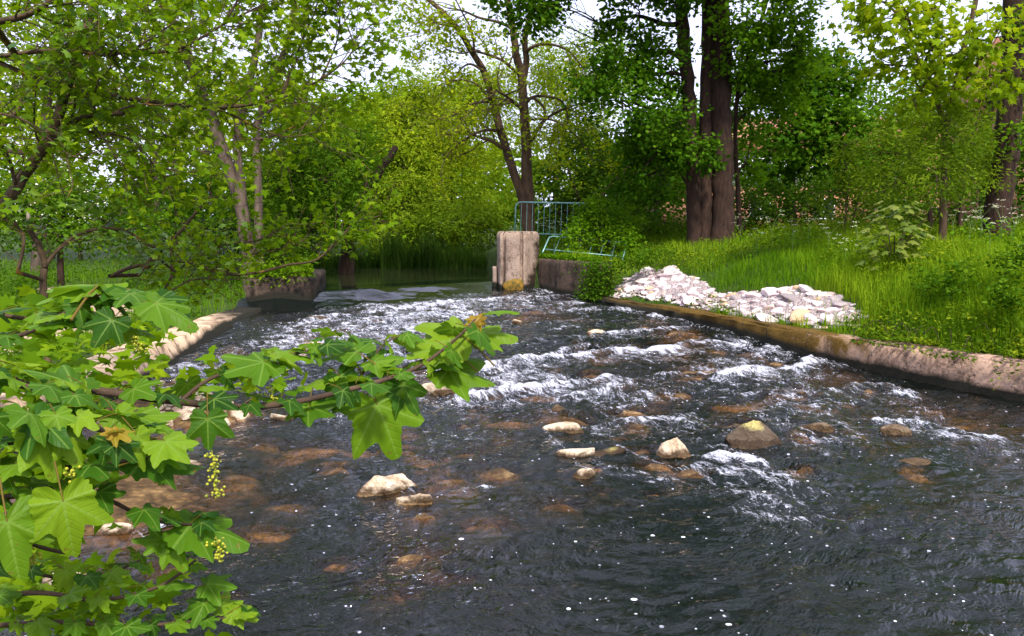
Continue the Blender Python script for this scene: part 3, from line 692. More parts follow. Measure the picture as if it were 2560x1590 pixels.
# ------------------------------------------------------------------ pale stones laid on the slope
STONEP = [(1530,742),(1560,705),(1590,690),(1625,672),(1690,682),(1745,700),(1800,735),(1850,733),(1905,735),(1990,716),(2060,735),(2120,755),(2165,790),(2150,822),(2040,822),(1840,788),(1690,762)]
sp = ray_ground(np.array([p[0] for p in STONEP], float), np.array([p[1] for p in STONEP], float))
SPOLY = [tuple(p[:2]) for p in sp]
N = NT('pale_stone'); g = N.n('NewGeometry').outputs['Position']; oi = N.n('ObjectInfo').outputs['Random']
n1 = N.noise(g, 5, 6, .65); n2 = N.noise(g, 33, 4)
pale = N.ramp(oi, [(0, (.22,.19,.20)), (.14, (.58,.47,.48)), (.3, (.70,.55,.57)), (.55, (.82,.66,.67)), (.85, (.88,.75,.75)), (.93, (.62,.44,.34)), (1, (.58,.34,.16))])
MAT_STONE = N.done(N.bsdf(Base_Color=N.mix(.75, pale, N.ramp(n1, [(.28, .6), (.5, .92), (.7, 1.)]), 'MULTIPLY'), Roughness=.85, Normal=N.bump(N.math('ADD', n1, N.math('MULTIPLY', n2, .4)), .7, .03)).outputs[0])
svars = []
for k in range(12):
    V, T = rock_verts(900+k, 3, .95, 16, .05, .45); svars.append(np_mesh('stone', V, T, MAT_STONE, None, True, None, .4))
xs = [p[0] for p in SPOLY]; ys = [p[1] for p in SPOLY]
facing = thing('stone_facing', 'bank facing of pale pinkish stones laid above the mossy wall', 'stone facing', (3.2, 16.6, 1.0))
placed = []
for att in range(16000):
    x, y = rng.uniform(min(xs), max(xs)), rng.uniform(min(ys), max(ys))
    if not inside(np.array(x), np.array(y), SPOLY): continue
    r = (.19 if att < 120 else .12 if att < 2000 else .07)*rng.uniform(.8, 1.2)
    if any((x-a)**2+(y-b)**2 < ((r+c)*.62)**2 for a, b, c in placed): continue
    placed.append((x, y, r))
    if len(placed) >= 300: break
for x, y, r in placed:
    o = link('stone', random.choice(svars), facing)
    o.location = Vector((x, y, float(bank(np.array(x), np.array(y)))-r*.04))-facing.location
    o.scale = (r*rng.uniform(1.0, 1.4), r*rng.uniform(.9, 1.15), r*rng.uniform(.36, .6)); o.rotation_euler = (rng.uniform(-.3, .3), rng.uniform(-.3, .3), rng.uniform(0, 6.3))
cxs, cys = np.mean(xs), np.mean(ys); gx2, gy2 = np.meshgrid(np.arange(min(xs), max(xs), .07), np.arange(min(ys), max(ys), .07)); in2 = inside(gx2, gy2, [(cxs+(x-cxs)*.97, cys+(y-cys)*.97) for x, y in SPOLY])
i2 = np.arange(gx2.size).reshape(gx2.shape); q2 = np.stack([i2[:-1, :-1], i2[:-1, 1:], i2[1:, 1:], i2[1:, :-1]], -1).reshape(-1, 4); k2 = (in2[:-1, :-1] & in2[1:, 1:]).ravel()
V2 = np.stack([gx2, gy2, ground(gx2, gy2)+.012+.05*fbm(gx2*6, gy2*6, 14, 3)], -1).reshape(-1, 3)-np.array(facing.location)
N = NT('stone_rubble'); g = N.n('NewGeometry').outputs['Position']; v_ = N.n('TexVoronoi', {'Vector': g, 'Scale': 22.0})
MAT_RUB = N.done(N.bsdf(Base_Color=N.mix(.7, (.62, .50, .49, 1), N.ramp(v_.outputs['Distance'], [(0, 1.), (.6, .25)]), 'MULTIPLY'), Roughness=.9, Normal=N.bump(v_.outputs['Distance'], 1.0, .04)).outputs[0])
u2 = np.unique(q2[k2]); rm = np.full(gx2.size, -1); rm[u2] = np.arange(len(u2))
link('rubble', np_mesh('rubble', V2[u2], rm[q2[k2]], MAT_RUB, None, True), facing)['kind'] = 'stuff'
STONES = SPOLY

# ------------------------------------------------------------------ crowd barriers
N = NT('galvanised_blue'); g = N.n('NewGeometry').outputs['Position']
MAT_GALV = N.done(N.bsdf(Base_Color=N.ramp(N.noise(g, 9, 4), [(.3, (.09,.24,.23)), (.7, (.26,.44,.42))]), Metallic=.35, Roughness=.45).outputs[0])
N = NT('blue_tag'); MAT_TAG = N.done(N.bsdf(Base_Color=(.01,.16,.30,1), Roughness=.4).outputs[0])
def barrier(label, nbars, W_, H_, tag=False):
    t = thing('crowd_barrier', label, 'barrier', group=None); r = .16
    lp = [(0, 0, 0)]+[(0, 0, H_-r)]+[(r-r*math.cos(a), 0, H_-r+r*math.sin(a)) for a in np.linspace(.3, math.pi/2, 5)]
    rp = [(W_-x, y, z) for x, y, z in lp][::-1]
    gm = Geo(); gm.tube(np.array(lp+rp), .021, 8, True); link('frame', gm.mesh('frame', MAT_GALV, True), t)
    gm = Geo(); gm.tube(np.array([(0, 0, .22), (W_, 0, .22)]), .017, 8, True); link('bottom_rail', gm.mesh('bottom_rail', MAT_GALV, True), t)
    gm = Geo(); gm.tube(np.array([(0, 0, .22), (0, 0, H_-.01)]), .0075, 6); bm_ = gm.mesh('bar', MAT_GALV, True)
    for k in range(nbars):
        o = link('bar', bm_, t); o.location = (W_*(k+1)/(nbars+1), 0, 0); 
    gm = Geo(); gm.tube(np.array([(0, -.28, .0), (0, -.24, .06), (0, 0, .12), (0, .24, .06), (0, .28, 0)]), .015, 7); fm_ = gm.mesh('foot', MAT_GALV, True)
    for xx in (.30, W_-.30):
        o = link('foot', fm_, t); o.location = (xx, 0, 0)
        gm = Geo(); gm.tube(np.array([(0, 0, .1), (0, 0, .22)]), .013, 6); o2 = link('foot_post', gm.mesh('foot_post', MAT_GALV, True), t); o2.location = (xx, 0, 0)
    if tag:
        V, T = rock_verts(5, 2, 0, 0, .02); o = link('tag', np_mesh('tag', V*[.055, .02, .065], T, MAT_TAG, None, True), t); o.location = (W_-.13, -.03, H_-.17)
    return t
a0 = P(1287, 600, 22.6); zb = 2.12
t = barrier('upright blue-grey metal crowd barrier behind the weir pillar', 12, 2.15, 1.10, True)
t.location = (a0[0], 22.6, zb); t.rotation_euler = (0, math.radians(1.5), math.radians(-14))
p0 = P(1356, 632, 20.75)
t = barrier('toppled blue-grey metal crowd barrier sunk in the bank plants', 6, 2.1, 1.05)
t.location = p0; t.rotation_euler = (math.radians(-66), math.radians(5), math.radians(-12))

# ------------------------------------------------------------------ foliage tools
def tmpl(outline, fold=.12, centre=None):
    o = np.array(outline, float); V = np.column_stack([o, -fold*np.abs(o[:, 1])*2]); return V
LT = {}
LT['willow'] = (tmpl([(0,0),(.45,.15),(1,0),(.45,-.15)]), np.array([(0,3,2,1)]))
LT['broad'] = (tmpl([(0,0),(.28,.30),(.70,.27),(1,0),(.70,-.27),(.28,-.30)]), np.array([(0,3,2,1),(0,5,4,3)]))
_m = [(0,0),(-.10,.16),(.02,.48),(.20,.30),(.52,.52),(.50,.22),(1,0),(.50,-.22),(.52,-.52),(.20,-.30),(.02,-.48),(-.10,-.16)]
LT['maple'] = (tmpl(_m, .16), np.array([(0,3,2,1),(0,6,5,3),(5,4,3,3),(0,9,7,6),(7,9,8,8),(0,11,10,9)]))
def fixq(Fq):
    q = Fq[[len(set(f)) == 4 for f in Fq.tolist()]]; t = Fq[[len(set(f)) == 3 for f in Fq.tolist()]][:, :3]; return q, t
def leaves(name, pos, size, kind, mat, var, up=.6, droop=.35, out=None, parent=None, stuff=False, heading=None):
    """one mesh of many leaves: pos (n,3), size (n,)"""
    pos = np.asarray(pos, float); n = len(pos); V0, F0 = LT[kind]
    d = rng.normal(size=(n, 3)); d[:, 2] = d[:, 2]*.5-droop
    if heading is not None: d = d*.55+heading
    if out is not None: d = d*.8+out*.6
    d = unit(d)
    nn = rng.normal(size=(n, 3)); nn[:, 2] = np.abs(nn[:, 2])*.6+up
    if out is not None: nn = nn+out*.5
    nn = unit(nn-(nn*d).sum(1, keepdims=True)*d); b = np.cross(nn, d)
    s = np.asarray(size, float).reshape(-1, 1, 1)
    V = pos[:, None]+s*(V0[None, :, 0, None]*d[:, None]+V0[None, :, 1, None]*b[:, None]+V0[None, :, 2, None]*nn[:, None])
    k = len(V0); q, t = fixq(F0); off = (np.arange(n)*k)[:, None, None]
    Fs = [(f[None]+off).reshape(-1, f.shape[1]) for f in (q, t) if len(f)]
    off_ = np.array(parent.location) if parent is not None else 0
    me = np_mesh(name, V.reshape(-1, 3)-off_, Fs, mat, {'var': np.repeat(np.clip(var, 0, 1), k)})
    return link(name, me, parent, kind='stuff' if stuff else None)
def grow(geo, p, d, L, r, lev, anc, wob=.28, trop=.05, kids=5, ratio=.55, spread=(.5, 1.1), sides=5):
    n = max(4, int(5+lev)); pts = [np.array(p, float)]; d = unit(np.array(d, float))
    for _ in range(n):
        d = unit(d+rng.normal(size=3)*wob*.5+np.array([0, 0, trop])); pts.append(pts[-1]+d*L/n)
    pts = np.array(pts); geo.tube(pts, np.linspace(r, max(r*.3, .0025), n+1), sides if lev else 4)
    if lev == 0: anc.extend(pts[1:]); return
    anc.append(pts[-1])
    for _ in range(kids):
        t = rng.uniform(.25, 1); i = min(int(t*n), n-1); q = pts[i]+(pts[i+1]-pts[i])*(t*n-i)
        ax = unit(np.cross(d, rng.normal(size=3))); an = rng.uniform(*spread); dd = d*math.cos(an)+ax*math.sin(an)
        grow(geo, q, dd, L*ratio*rng.uniform(.7, 1.2), r*.5*(1-.4*t), lev-1, anc, wob, trop, kids, ratio, spread, sides)
DENS = 3.3
def lobe_pts(lobes, n_cl, m, sig, gap=.0, shell=.55, flat=.75):
    """leaf positions in clumps through ellipsoid lobes (px,py,rpx,rpy,Y[,depth factor])"""
    C = []; O = []; CV = []; cen = []
    for lb in lobes:
        px, py, rx, ry, Yd = lb[:5]; c = P(px, py, Yd); R = np.array([rx*Yd/F, max(rx, ry)*.8*Yd/F*(lb[5] if len(lb) > 5 else 1), ry*Yd/F])
        k = max(8, int(n_cl*DENS*(R[0]*R[2])))
        dd = unit(rng.normal(size=(k, 3))); rr = rng.uniform(shell**2, 1, k)**.5
        q = c+dd*rr[:, None]*R*(1+.22*(rng.uniform(size=(k, 1))-.5))
        if gap:
            g_ = np.array([mnoise.noise(Vector(v*.9)) for v in q]); s_ = g_ > -gap*0-.32+gap; q, dd = q[s_], dd[s_]
        C.append(q); O.append(dd); CV.append(rng.normal(.5, .17, len(q))+.12*dd[:, 2]); cen.append((c, R, q))
    C, O, CV = np.vstack(C), np.vstack(O), np.concatenate(CV)
    pos = np.repeat(C, m, 0)+rng.normal(size=(len(C)*m, 3))*sig*np.array([1, 1, flat])
    return pos, np.repeat(O, m, 0), np.repeat(CV, m)+rng.normal(0, .13, len(C)*m), cen
def tree(name, label, cat_, stems, Ys, bark, lobes, leafmat, kind, size, n_cl=9, m=30, sig=.22, up=.5, droop=.35, gap=0., group=None,
         sides=9, twigs=7, shell=.5, extra=None, root=None, ground_f=None):
    """stems: list of (pixel polyline, r0, r1); first point of the first stem is the root"""
    geo = Geo(); allp = []
    st = []
    for k, s_ in enumerate(stems):
        pl, r0, r1 = s_[:3]; Yd = s_[3] if len(s_) > 3 else Ys
        yv = np.linspace(Yd[0], Yd[1], len(pl)) if isinstance(Yd, tuple) else np.full(len(pl), Yd)
        w3 = P(np.array([p[0] for p in pl], float), np.array([p[1] for p in pl], float), yv)
        st.append((w3, r0, r1))
    base = st[0][0][0].copy()
    gz = float(ground(np.array(base[0]), np.array(base[1]))); base[2] = gz
    root = thing(name, label, cat_, base, group)
    for k, (w3, r0, r1) in enumerate(st):
        if k == 0 or np.linalg.norm(w3[0][:2]-base[:2]) < 1.0 and w3[0][2] < gz+1.2:
            w3 = w3.copy(); w3[0][2] = gz-.15
        n = max(8, len(w3)*4); p = cat(w3, n)
        p[1:] += rng.normal(size=(n-1, 3))*r1*.12
        rad = np.linspace(r0, r1, n); 
        if k == 0: rad[:3] *= [1.35, 1.18, 1.06]
        geo.tube(p, rad, sides); allp.append((p, rad))
    tp = link('trunk', geo.mesh('trunk', bark, True, root.location), root)
    bg_ = Geo(); anc = []
    P_all = np.vstack([a for a, _ in allp]); R_all = np.concatenate([b for _, b in allp])
    pos = O = var = None
    if lobes:
        pos, O, var, cen = lobe_pts(lobes, n_cl, m, sig, gap, shell)
        for c, R, q in cen:
            dist = np.linalg.norm(P_all-c, axis=1)+np.maximum(P_all[:, 2]-c[2]+.2*R[2], 0)*3
            i = int(np.argmin(dist)); a = P_all[i]; r = min(R_all[i]*.7, .02+.02*np.linalg.norm(R))
            mid = (a+c)/2+np.array([0, 0, .12*np.linalg.norm(c-a)])+rng.normal(size=3)*.1*np.linalg.norm(c-a)
            lp = cat([a, mid, c], 9); bg_.tube(lp, np.linspace(r, r*.4, 9), 6)
            for j in rng.choice(len(q), min(twigs, len(q)), replace=False):
                s0 = lp[rng.integers(4, 9)]; e = q[j]; md = (s0+e)/2+rng.normal(size=3)*.12*np.linalg.norm(e-s0)
                bg_.tube(cat([s0, md, e], 6), np.linspace(r*.4, .006, 6), 4)
    if extra: extra(bg_, anc, P_all, R_all)
    if bg_.n: link('branches', bg_.mesh('branches', bark, True, root.location), root)
    if pos is not None and len(pos):
        leaves('crown', pos, size*rng.uniform(.7, 1.25, len(pos)), kind, leafmat, var, up, droop, O, root)
    return root, anc

# ------------------------------------------------------------------ trees behind the pool
W = lambda *l: list(l)
tree('willow_tree', 'bright yellow-green willow rising behind the reeds', 'tree', [([(930,600),(950,470),(985,340),(1010,250)],.20,.06)], (33,33), MB['dark'],
     W((985,430,150,170,33),(925,360,95,120,32.5),(1060,350,115,140,34),(1010,250,80,70,33.5)), ML['willow'], 'willow', .20, 7, 90, .34, .3, .75)
tree('willow_tree', 'pale willow with hazy fine leaves left of the twin-stemmed tree', 'tree', [([(1130,600),(1120,480),(1140,350),(1170,240)],.18,.05)], (35,35), MB['dark'],
     W((1130,470,140,150,33.5),(1160,330,130,140,36),(1230,240,100,90,36),(1120,240,70,70,36)), ML['willow'], 'willow', .20, 6.5, 85, .36, .3, .75, gap=.1)
tree('willow_tree', 'yellowish thin-topped willow behind the barrier', 'tree', [([(1400,600),(1390,470),(1410,330),(1440,180)],.18,.05)], (34,34), MB['dark'],
     W((1380,420,120,150,33),(1440,270,120,130,34),(1400,150,90,80,34.5),(1500,160,80,90,34.5)), ML['willow'], 'willow', .20, 5.5, 75, .36, .3, .7, gap=.14)
tree('willow_tree', 'low willow thicket dipping to the pool edge', 'tree', [([(1040,640),(1030,590),(1015,540)],.14,.05)], (30.5,30.5), MB['dark'],
     W((980,580,110,70,30),(1090,590,110,65,30),(1170,560,90,90,30.5),(1010,500,100,70,31)), ML['willow2'], 'willow', .18, 8, 90, .30, .3, .7)
tree('willow_tree', 'dark olive willow left of the pool with leaning trunk', 'tree', [([(850,640),(890,520),(940,440),(990,370)],.26,.10)], (25,26), MB['dark'],
     W((800,450,115,150,24),(735,370,85,120,23.5),(870,390,80,110,25),(760,560,85,80,23),(850,560,70,70,24),(690,480,60,120,23)), ML['hedge'], 'willow', .15, 13, 60, .26, .3, .6)
tree('field_tree', 'distant round green tree on the skyline left of the gap', 'tree', [([(880,560),(880,420),(890,300)],.25,.1)], (52,52), MB['dark'],
     W((890,330,90,90,52),(960,300,80,90,54),(830,320,70,80,52)), ML['oak2'], 'broad', .28, 4, 60, .45)
tree('thicket_tree', 'shadowy thicket tree with crooked bare boughs behind the barrier', 'tree',
     [([(1540,620),(1530,560),(1500,500),(1560,430),(1600,380)],.12,.04),([(1500,610),(1480,540),(1440,480),(1420,420)],.09,.03),([(1570,610),(1600,500),(1590,440),(1560,330)],.09,.03)], (26.5,26.5), MB['dark'],
     W((1430,480,95,110,27),(1540,470,110,120,27.5),(1610,400,90,130,28),(1500,350,110,100,29),(1380,540,60,60,27)), ML['deep'], 'broad', .13, 10, 45, .26, gap=.1)
tree('thicket_tree', 'olive thicket tree in front of the dark bushes beside the oak', 'tree', [([(1640,600),(1640,520),(1620,430)],.10,.03)], (25,25), MB['dark'],
     W((1640,500,80,90,25),(1560,560,90,50,25.5),(1680,430,60,90,26)), ML['hedge'], 'broad', .12, 11, 40, .22)

# twin-stemmed tree with sparse new leaves
def twin_extra(bg_, anc, PA, RA):
    def lim(pl, r0, r1, Yd=22.8):
        p = cat(P(np.array([a for a, _ in pl], float), np.array([b for _, b in pl], float), np.linspace(Yd, Yd+rng.uniform(-.8, .8), len(pl))), 14)
        p[0] = PA[int(np.argmin(np.linalg.norm(PA-p[0], axis=1)))]
        bg_.tube(p, np.linspace(r0, r1, 14), 6)
        for j in range(3, 14, 2):
            d = unit(p[j]-p[j-1]); ax = unit(np.cross(d, rng.normal(size=3))); dd = d*.5+ax*.8
            grow(bg_, p[j], dd, rng.uniform(.6, 1.3), r1*.9, 2, anc, .35, -.03, 4, .6)
    for pl, r0, r1 in [([(1296,186),(1262,155),(1225,138),(1183,127)],.05,.03),([(1303,272),(1275,247),(1240,225)],.05,.03),
        ([(1258,372),(1228,352),(1190,340),(1165,325)],.06,.03),([(1250,327),(1215,325),(1180,338),(1140,365),(1110,400)],.05,.015),
        ([(1328,362),(1345,320),(1375,290),(1430,265),(1490,252)],.06,.02),([(1318,125),(1345,112),(1385,112),(1425,130),(1450,160),(1465,180)],.05,.015),
        ([(1284,72),(1245,55),(1200,45),(1160,28),(1120,20)],.05,.02),([(1186,135),(1180,80),(1155,30),(1130,-20)],.04,.015),
        ([(1210,178),(1175,160),(1150,175),(1135,200)],.04,.012),([(1318,250),(1345,240),(1400,250),(1420,290),(1410,340)],.05,.012),
        ([(1330,240),(1360,270),(1360,300),(1345,340)],.04,.012),([(1141,67),(1100,60),(1060,40),(1010,10)],.04,.012),([(1109,32),(1080,60),(1070,90)],.03,.01),
        ([(1232,254),(1180,260),(1130,290),(1080,300)],.035,.01),([(1232,260),(1190,210),(1140,200),(1090,215)],.03,.01),([(1310,300),(1380,300),(1440,340),(1480,400)],.035,.01)]: lim(pl, r0, r1)
tw, anc = tree('twin_stem_tree', 'slender twin-stemmed tree with crooked near-bare boughs behind the barrier', 'tree',
     [([(1322,600),(1322,516),(1318,436),(1316,357),(1310,278),(1304,190),(1290,131),(1282,71),(1270,0),(1255,-110)],.19,.07),
      ([(1316,560),(1304,488),(1280,420),(1256,341),(1232,254),(1213,186),(1181,131),(1141,67),(1109,32),(1060,-10),(990,-60)],.15,.045),
      ([(1306,200),(1316,159),(1312,103),(1320,55),(1340,-30),(1370,-130)],.10,.06)], (23.2,22.8), MB['brown'], None, None, None, None, extra=twin_extra)
A = np.array(anc); A = A[rng.choice(len(A), min(len(A), 2600), replace=False)]
pos = np.repeat(A, 3, 0)+rng.normal(size=(len(A)*3, 3))*.10
leaves('crown', pos, rng.uniform(.06, .13, len(pos)), 'broad', ML['maple'], rng.normal(.75, .2, len(pos)), .4, .3, None, tw)

# ------------------------------------------------------------------ oak group on the right bank
tree('oak_tree', 'massive dark oak with three trunks side by side on the right bank', 'tree',
     [([(1804,600),(1804,520),(1803,400),(1800,250),(1800,80),(1795,-120),(1790,-300)],.31,.24),
      ([(1736,600),(1734,500),(1727,380),(1722,270),(1712,130),(1704,0),(1690,-200)],.21,.15),
      ([(1762,600),(1763,480),(1763,350),(1764,200),(1768,60),(1770,-150)],.19,.14),
      ([(1822,210),(1850,195),(1900,160),(1960,150)],.07,.03),([(1822,215),(1870,180),(1920,180),(1990,178)],.08,.03),
      ([(1710,150),(1670,130),(1610,150),(1560,200)],.08,.03),([(1712,60),(1660,60),(1590,40),(1500,60)],.08,.03),([(1704,-20),(1600,-30),(1450,-10),(1330,20)],.10,.03)],
     (21,21), MB['oak'],
     W((1555,270,95,100,20),(1490,190,62,65,19.6),(1625,370,80,90,20.6),(1540,120,95,75,20),(1650,180,80,100,20.5),(1480,60,60,55,19.5),(1600,30,90,60,20),(1690,300,40,120,20.4),
       (1330,30,75,50,19),(1420,15,75,45,19.2),(1255,12,38,34,18.8),(1600,450,70,70,21.5),(1740,380,60,45,20.0),(1690,-40,120,60,20),
       (1500,-130,180,100,19.5),(1700,-180,220,120,19.5),(1320,-110,110,80,19)), ML['oak'], 'broad', .125, 20, 34, .17, .5, .3, gap=.06)
tree('oak_tree', 'brighter leafy oak limb system spreading right of the triple trunks', 'tree',
     [([(1850,600),(1845,480),(1838,330),(1850,200),(1890,90),(1930,-40)],.07,.04)], (22,21), MB['oak'],
     W((1880,50,95,75,20),(1960,30,75,65,20),(1920,160,100,65,21),(1990,210,90,70,21.5),(1880,270,80,75,22),(1850,140,60,60,20.6),(1960,-80,160,80,20),(2010,120,50,60,20.5),(1870,400,60,60,22)), ML['oak2'], 'broad', .125, 20, 34, .17, .5, .3, gap=.05)
tree('sycamore_tree', 'dense dark green sycamore behind the oak with a black gap under it', 'tree',
     [([(1975,600),(1975,480),(1980,380),(2000,280)],.22,.1)], (28,28), MB['dark'],
     W((2060,250,105,100,27.5),(1985,330,95,85,27),(2110,330,75,80,27),(2090,190,80,70,28),(2010,200,70,60,28),(2060,390,80,60,27),(1930,420,60,60,27.5)), ML['oak'], 'maple', .17, 10, 26, .26)
tree('maple_tree', 'yellow-green maple with large loose leaves over the right bank', 'tree',
     [([(2358,610),(2358,520),(2360,430),(2362,330),(2385,230),(2410,120),(2440,0),(2450,-100)],.075,.04),([(2362,330),(2340,240),(2290,140),(2250,40),(2230,-60)],.06,.03),([(2385,230),(2450,150),(2500,60)],.05,.025)], (16,15), MB['brown'],
     W((2230,50,75,65,14.5),(2330,130,80,65,14.5),(2440,90,90,70,14.5),(2180,10,55,45,14.5),(2300,235,80,60,14.5),(2410,210,80,55,15),(2340,20,70,50,15),(2500,190,60,60,15.5),(2200,160,50,50,15)), ML['maple'], 'maple', .15, 17, 15, .20, .5, .4, gap=.12, twigs=12)
tree('willow_shrub', 'feathery fine-leaved willow shrub between maple and thick trunk', 'shrub',
     [([(2330,600),(2320,500),(2290,420),(2250,330)],.06,.02),([(2400,600),(2405,480),(2420,380),(2450,280)],.06,.02)], (18,18), MB['twig'],
     W((2230,390,80,80,18),(2335,430,80,75,15.0),(2410,430,85,80,16.6),(2270,320,70,60,18.4),(2375,335,75,65,15.2),(2470,370,60,80,18.6),(2200,470,60,50,17.8)), ML['willow2'], 'willow', .11, 22, 60, .19, .3, .5)
tree('thick_tree', 'tall straight dark trunk wrapped in thin ivy at the bank top', 'tree',
     [([(2488,620),(2494,540),(2508,420),(2524,280),(2534,120),(2538,-20),(2536,-200)],.27,.19)], (16.5,16.5), MB['oak'],
     W((2536,-180,170,110,16.5),(2560,200,24,60,16.3),(2530,330,26,60,16.2),(2545,60,30,50,16.3),(2640,100,90,140,17)), ML['oak2'], 'broad', .09, 16, 24, .13, .5, .3)
tree('bank_shrub', 'light green open shrub in front of the dark hollow', 'shrub', [([(2110,600),(2115,520),(2120,440),(2105,380)],.035,.012),([(2120,590),(2150,480),(2160,420)],.025,.01)], (20.5,20.5), MB['twig'],
     W((2110,420,55,60,20.5),(2160,470,55,50,20.5),(2080,480,50,45,20.6),(2120,360,35,35,20.5)), ML['bramble'], 'broad', .085, 24, 26, .15, gap=.1)
for k, (lab, lb) in enumerate([
     ('dark low bush right of the oak trunks', W((1860,520,75,50,23),(1930,500,60,55,23.5))),
     ('low shaded bush under the dense sycamore', W((2000,525,80,42,23),(2050,490,60,55,24))),
     ('low bush behind the light green open shrub', W((2150,530,70,38,22),(2220,520,70,50,22.5))),
     ('shaded bush below the feathery willow shrub', W((2300,540,80,36,20),(2390,520,70,48,20.5))),
     ('shaded bush right of the thick ivy trunk', W((2570,480,60,80,17.5),(2600,380,60,80,18))),
     ('leafy bush between triple trunks and thicket', W((1660,555,65,36,22.8),(1600,580,70,36,23)))]):
    c = lb[0]; tree('low_bush', lab, 'bush', [([(c[0],c[1]+60),(c[0]+4,c[1]+20),(c[0],c[1])],.03,.01)], (c[4],c[4]), MB['twig'], lb, ML['deep' if k != 5 else 'hedge'], 'broad', .10, 18, 34, .18)
tree('elder_bush', 'bright green leafy bush swallowing the end of the barriers', 'bush', [([(1500,700),(1500,620),(1490,560)],.04,.015)], (21.4,21.4), MB['twig'],
     W((1500,560,55,60,21.6),(1450,600,42,50,21.2),(1540,610,60,45,21.2),(1480,530,38,36,21.8),(1570,570,40,45,21.8)), ML['oak2'], 'broad', .085, 34, 40, .13, .6, .3)

tree('lime_tree', 'tall dark backdrop tree between the houses and the oak', 'tree', [([(1760,600),(1765,420),(1780,250)],.3,.1)], (37,37), MB['dark'],
     W((1700,330,90,120,36),(1800,360,80,100,36),(1860,200,60,60,37),(1660,440,90,80,36)), ML['oak'], 'broad', .22, 3.4, 50, .4)
tree('lime_tree', 'broad mid green tree hiding the brick house roof', 'tree', [([(2220,600),(2220,420),(2230,280)],.3,.1)], (36,36), MB['dark'],
     W((2190,260,90,80,36),(2280,300,90,100,35),(2160,380,90,90,35),(2340,230,70,70,36),(2260,430,120,80,34)), ML['oak2'], 'broad', .2, 3.6, 50, .4)
tree('lime_tree', 'green tree standing before the tall tiled house', 'tree', [([(2460,600),(2465,400),(2480,250)],.2,.08)], (26,26), MB['dark'],
     W((2450,250,70,80,26),(2500,360,80,90,25),(2580,200,70,110,25),(2440,420,80,70,25),(2560,60,50,60,26)), ML['willow2'], 'broad', .15, 7, 40, .3)

tree('backdrop_bush', 'tall dark bush screening the brick house', 'bush', [([(2010,600),(2010,500),(2015,420)],.06,.03)], (33,33), MB['dark'],
     W((1840,485,70,34,32),(2000,450,110,60,32.5),(2110,430,80,70,33),(1930,480,70,45,32),(2210,460,80,60,33),(1800,420,36,60,33)), ML['oak'], 'broad', .16, 5, 44, .32)
def upper(root_name, label_part, lobes, mat, n, size=.34):
    root = [o for o in bpy.data.objects if o.get('label') == root_name][0]; off = np.array(root.location); g_ = Geo()
    pos = []; O = []
    for px, py, rx, ry, Yd in lobes:
        cc = P(np.array(float(px)), np.array(float(py)), Yd); R = np.array([rx, rx*.8, ry])*Yd/F
        k = int(n*R[0]*R[2]); dd = unit(rng.normal(size=(k//9+3, 3))); q = cc+dd*(rng.uniform(.3, 1, len(dd))**.5)[:, None]*R
        pos.append(np.repeat(q, 9, 0)+rng.normal(size=(len(q)*9, 3))*.4); O.append(np.repeat(dd, 9, 0))
    pos, O = np.vstack(pos), np.vstack(O)
    o = leaves('upper_crown', pos, size*rng.uniform(.7, 1.3, len(pos)), 'broad', mat, rng.normal(.5, .2, len(pos)), .5, .3, O, root); o['kind'] = 'stuff'
upper('massive dark oak with three trunks side by side on the right bank', '', [(1700,-380,330,190,20.5),(1480,-560,300,230,21),(1950,-560,330,240,21),(1720,-900,420,260,21)], ML['oak'], 40)
upper('tall straight dark trunk wrapped in thin ivy at the bank top', '', [(2550,-420,330,230,16.5),(2400,-750,330,260,17),(2750,-800,330,260,17)], ML['oak2'], 45)

# ------------------------------------------------------------------ left side
tree('grey_tree', 'grey-barked tree with three leaning stems behind the left abutment', 'tree',
     [([(632,735),(622,640),(604,520),(565,400),(528,290),(485,180),(430,60),(380,-60),(330,-200)],.19,.08),
      ([(622,735),(614,600),(600,450),(592,345),(615,240),(640,130),(660,0),(700,-150)],.13,.07),
      ([(652,735),(648,600),(646,500),(644,420),(640,330),(672,220),(720,100),(745,-50)],.12,.06)], (19.5,19.5), MB['grey'],
     W((470,110,120,110,19),(600,60,110,90,19.5),(640,220,100,90,19.5),(740,150,90,90,19),(540,250,90,80,20),(760,30,80,70,19),(430,-40,150,80,19),(640,-100,200,90,19.5),(700,330,80,70,20),(480,380,70,60,20),(800,270,60,60,19.5)),
     ML['maple'], 'maple', .12, 12, 17, .24, .5, .35, gap=.12, twigs=14)
upper('grey-barked tree with three leaning stems behind the left abutment', '', [(420,-260,260,150,19.5),(640,-330,190,170,19.5),(300,-560,330,230,20),(560,-700,220,240,20)], ML['maple'], 36)
tree('ash_tree', 'thin tree at far left letting the sky through its crown', 'tree', [([(90,640),(95,480),(110,330),(130,180),(150,0),(160,-150)],.16,.06)], (24,24), MB['grey'],
     W((120,120,140,110,24),(250,60,120,100,25),(40,220,90,90,24),(240,240,100,90,25),(100,360,110,80,24),(20,20,100,80,24)), ML['maple'], 'broad', .13, 9, 26, .30, .4, .3, gap=.16, twigs=12)
tree('ash_tree', 'thin young tree between the leaning sycamore and grey-barked tree', 'tree', [([(400,640),(395,520),(385,380),(370,220),(360,60)],.11,.04)], (26,26), MB['grey'],
     W((370,180,110,110,26),(330,330,100,80,26),(440,400,80,60,26.5),(420,300,70,60,26)), ML['oak2'], 'broad', .13, 6.5, 26, .30, .4, .3, gap=.18, twigs=12)
tree('field_maple', 'sunny yellow-green field maple far behind the left path', 'tree', [([(120,620),(122,480),(130,340)],.18,.08)], (31,31), MB['grey'],
     W((90,360,150,100,30),(240,300,130,110,31),(20,240,110,90,31),(160,190,120,80,32),(-90,340,100,110,30)), ML['maple'], 'broad', .17, 4.2, 44, .36)
